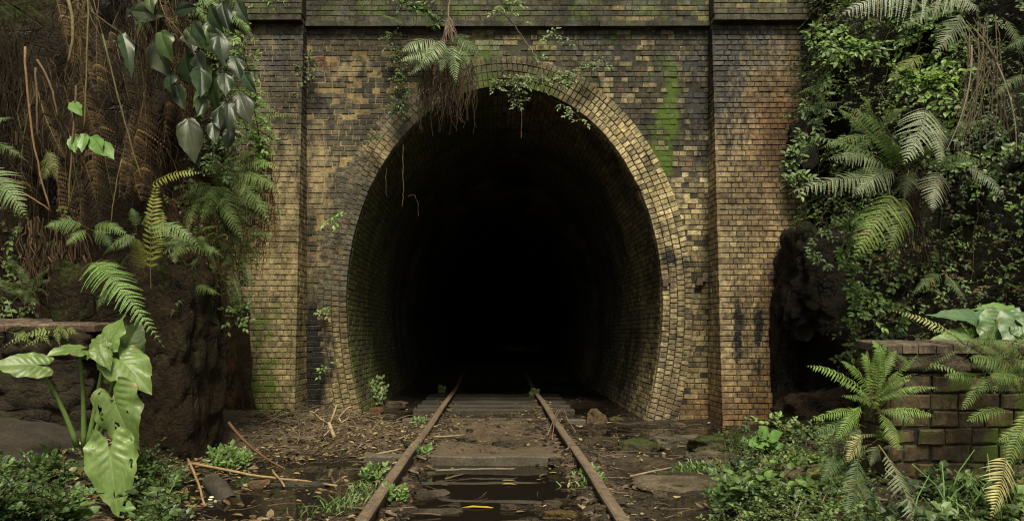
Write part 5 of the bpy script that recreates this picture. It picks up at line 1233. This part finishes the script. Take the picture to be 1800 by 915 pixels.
for j in range(18): mb.face((c0, er[j], er[(j + 1) % 18]))
mb.build('rotten_end', M_wood, lg)
def stick(label, pts, r, col, cat='stick', name='stick', lift=.02):
    mb = MB(); q = [on(x, y) + V((0, 0, lift + e)) for x, y, e in pts]; d = []
    for a, b in zip(q, q[1:]): d += [a.lerp(b, i / 4) + rv() * .004 for i in range(4)]
    d.append(q[-1]); tube(mb, d, r, r * .75, 6, col, .25); tag(mb.build(name, M_root, None, True), label, cat)
stick('long tan cane lying across the mud on the left', [(335, 848, .05), (440, 850, .05), (520, 856, .04), (592, 862, .02)], .012, (.24, .165, .085))
stick('short broken cane piece resting on the long cane', [(478, 846, .08), (500, 866, .03)], .011, (.22, .15, .08))
stick('tan cane leaning upright beside the log', [(330, 838, .10), (345, 872, .12), (362, 902, .02)], .011, (.22, .14, .075))
stick('pale stick lying against the outer side of the left rail', [(632, 815, .03), (705, 800, .03)], .012, (.20, .16, .10))
stick('pale stick pointing to the left rail joint', [(702, 780, .03), (732, 762, .02)], .008, (.22, .17, .11))
stick('thin pale stick lying along the top of the stone bank between the rails', [(765, 805, .05), (818, 802, .05)], .010, (.22, .18, .12))
stick('grey floating branch across the puddle between the rails', [(765, 845, .06), (830, 842, .06), (905, 840, .06)], .010, (.13, .11, .085))
stick('thin brown stick at the left side of the track puddle', [(782, 856, .05), (815, 848, .05)], .008, (.12, .085, .05))
stick('pale stick lying in the right foreground beside the slab', [(1108, 848, .03), (1180, 844, .04)], .010, (.17, .14, .10))
stick('dark branch lying low among the ground cover at lower right', [(1485, 905, .1), (1560, 915, .1)], .012, (.08, .06, .045))
stick('thin curved twig near the right rail and the pool', [(1058, 815, .02), (1080, 812, .02), (1100, 806, .02)], .006, (.12, .09, .06))
stick('loop of dry vine wrapped over the right rail', [(962, 775, .04), (978, 752, .17), (990, 745, .17), (1000, 752, .08), (1012, 765, .03)], .006, (.14, .10, .07))
stick('second loop of dry vine over the right rail', [(970, 790, .04), (975, 765, .15), (985, 750, .18), (1003, 748, .12)], .005, (.12, .09, .06))
mb = MB(); q = [P(402, 742, 6.9), P(440, 790, 6.7), P(470, 812, 6.5), P(498, 822, 6.35)]; tube(mb, [bez(q[0], q[1] + V((0, 0, -.02)), q[3], i / 10) for i in range(11)], .015, .008, 6, (.10, .055, .028), .2); tag(mb.build('dead_frond_stalk', M_root, None, True), 'orange-brown dead frond stalk leaning on the left bank', 'stalk')
def flatleaf(label, px, py, ln, wd, ang, col, lift=.012, name='fallen_leaf', z=None):
    mb = MB(); p = on(px, py); p.z = (max(p.z, WZ) if z is None else z) + lift
    d = V((math.cos(ang), math.sin(ang), .05)); leafquad(mb, p - d * ln / 2, d, V((0, 0, 1)), ln, wd, col, .12, .1)
    tag(mb.build(name, M_litter), label, 'leaf')
flatleaf('long yellow leaf floating on the puddle near the lower edge', 845, 895, .26, .028, .05, (.36, .27, .03))
flatleaf('yellow-green leaf floating on the puddle between the rails', 895, 862, .12, .028, .1, (.28, .26, .05))
flatleaf('tan leaf floating above the yellow-green leaf', 895, 856, .12, .025, .05, (.17, .14, .08))
flatleaf('yellow leaf lying by the right rail in the puddle', 975, 835, .10, .018, .0, (.27, .22, .06))
flatleaf('grey curled leaf floating in the middle of the track puddle', 880, 830, .15, .016, .0, (.16, .15, .13))
flatleaf('small red leaf floating on the track puddle', 948, 853, .05, .02, .3, (.22, .06, .03))
flatleaf('dark orange leaf on the sleeper in the puddle', 915, 905, .07, .025, .5, (.2, .1, .03))
flatleaf('large yellow-green leaf on the debris before the left pier', 508, 733, .16, .06, 2.4, (.26, .27, .05), .10)
flatleaf('pale cream leaf on the wet ground right of the track', 1190, 878, .09, .03, 1.2, (.4, .33, .18))
flatleaf('white curled leaf beside the right rail', 1092, 803, .12, .03, .1, (.42, .36, .24))
flatleaf('yellow leaf in the mud left of the track', 548, 824, .07, .03, .2, (.33, .26, .08))
flatleaf('round green leaf on the mud beside the pale stick', 606, 816, .06, .035, 1.0, (.2, .26, .09))
flatleaf('tan leaf on the dirt in front of the twig heap', 655, 768, .12, .028, .0, (.28, .19, .10))
flatleaf('orange dry leaf in the ground cover at lower right', 1432, 885, .10, .035, .8, (.32, .17, .06), .18)
fg = thing('bracket_fungus', 'white bracket fungi on the side of the blackened log', 'fungus')
for (x, y) in ((372, 873), (370, 877), (380, 880), (381, 884), (379, 888)):
    mb = MB(); rockmesh(mb, P(x, y, on(385, 893).y - .05), (.016, .012, .006), x, 4, .2, (.6, .56, .45), 0, 1.5); mb.build('cap', M_litter, fg, True)

# litter and small gravel: beyond counting
mb = MB()
def litter(n, region, ln=(.02, .075), cols=((.20, .14, .07), (.12, .075, .04), (.34, .28, .15), (.07, .05, .035), (.10, .07, .05), (.24, .21, .08), (.16, .12, .08))):
    for _ in range(n):
        x, y = region(); z = gz(x, y)
        if z < WZ - .0 and R.random() > .12: continue
        p = V((x, y, max(z, WZ) + R.uniform(.004, .02))); a = R.uniform(0, 6.28); d = V((math.cos(a), math.sin(a), R.uniform(-.25, .35))).normalized()
        l = R.uniform(*ln); leafquad(mb, p, d, (V((0, 0, 1)) + rv() * .4).normalized(), l, l * R.uniform(.12, .3), mul(R.choice(cols), R.uniform(.4, 1.3)), .2, R.uniform(-.2, .3))
litter(1700, lambda: (R.uniform(-2.7, -.85), R.uniform(4.2, 9.6)))
litter(2000, lambda: (R.gauss(-1.6, .55), R.uniform(6.9, 9.4)))
litter(900, lambda: (R.uniform(-2.6, -.85), R.uniform(4.5, 7)), (.03, .1))
litter(1700, lambda: (R.choice((-1, 1)) * (RX + R.gauss(0, .15)), R.uniform(4, 12)))
litter(700, lambda: (R.uniform(.85, 2.8), R.uniform(4.2, 9.6)))
litter(800, lambda: (R.uniform(-.65, .65), R.uniform(6.9, 11)), (.012, .045))
litter(120, lambda: (R.uniform(-.6, .6), R.uniform(4, 6.9)), (.02, .05))
litter(300, lambda: (R.uniform(-1.9, 1.9), R.uniform(9.8, 13)))
litter(700, lambda: (R.uniform(-3.1, -2.0), R.uniform(5.0, 6.6)), (.03, .12))
tag(mb.build('leaf_litter', M_litter), 'fallen brown and yellow leaves strewn over the track bed', 'leaf litter', kind='stuff')
mb = MB()
for _ in range(1000):
    x = R.choice((-1, 1)) * (RX + R.gauss(0, .17)) if R.random() < .7 else R.uniform(-2.5, 2.6); y = R.uniform(4, 11)
    s = R.uniform(.008, .022) + .03 * R.random() ** 4; rockmesh(mb, V((x, y, gz(x, y) + s * .3)), (s * R.uniform(.8, 1.6), s, s * .6), R.random() * 90, 3, .4, mul((.075, .062, .047), R.uniform(.5, 1.5)), 0, 2.2)
tag(mb.build('gravel', M_rock), 'loose ballast gravel along the rails', 'gravel', kind='stuff')
mb = MB()
for _ in range(520):
    x = R.uniform(-2.8, 2.6); y = R.uniform(4.3, 9.6)
    if abs(x) < .55 and y < 9 and R.random() > .2: continue
    p = V((x, y, max(gz(x, y), WZ) + .012)); a = R.uniform(0, 6.28); l = R.uniform(.06, .3); d = V((math.cos(a), math.sin(a), R.uniform(-.03, .08))) * l
    tube(mb, curve(p, p + d, p + d * .5 + rv() * .02, n=4), .004 * R.uniform(.4, 1.4), .002, 3, mul((.12, .09, .06), R.uniform(.5, 1.5)), cap=False)
tag(mb.build('twig_litter', M_root), 'small fallen twigs scattered over the ground', 'twigs', kind='stuff')
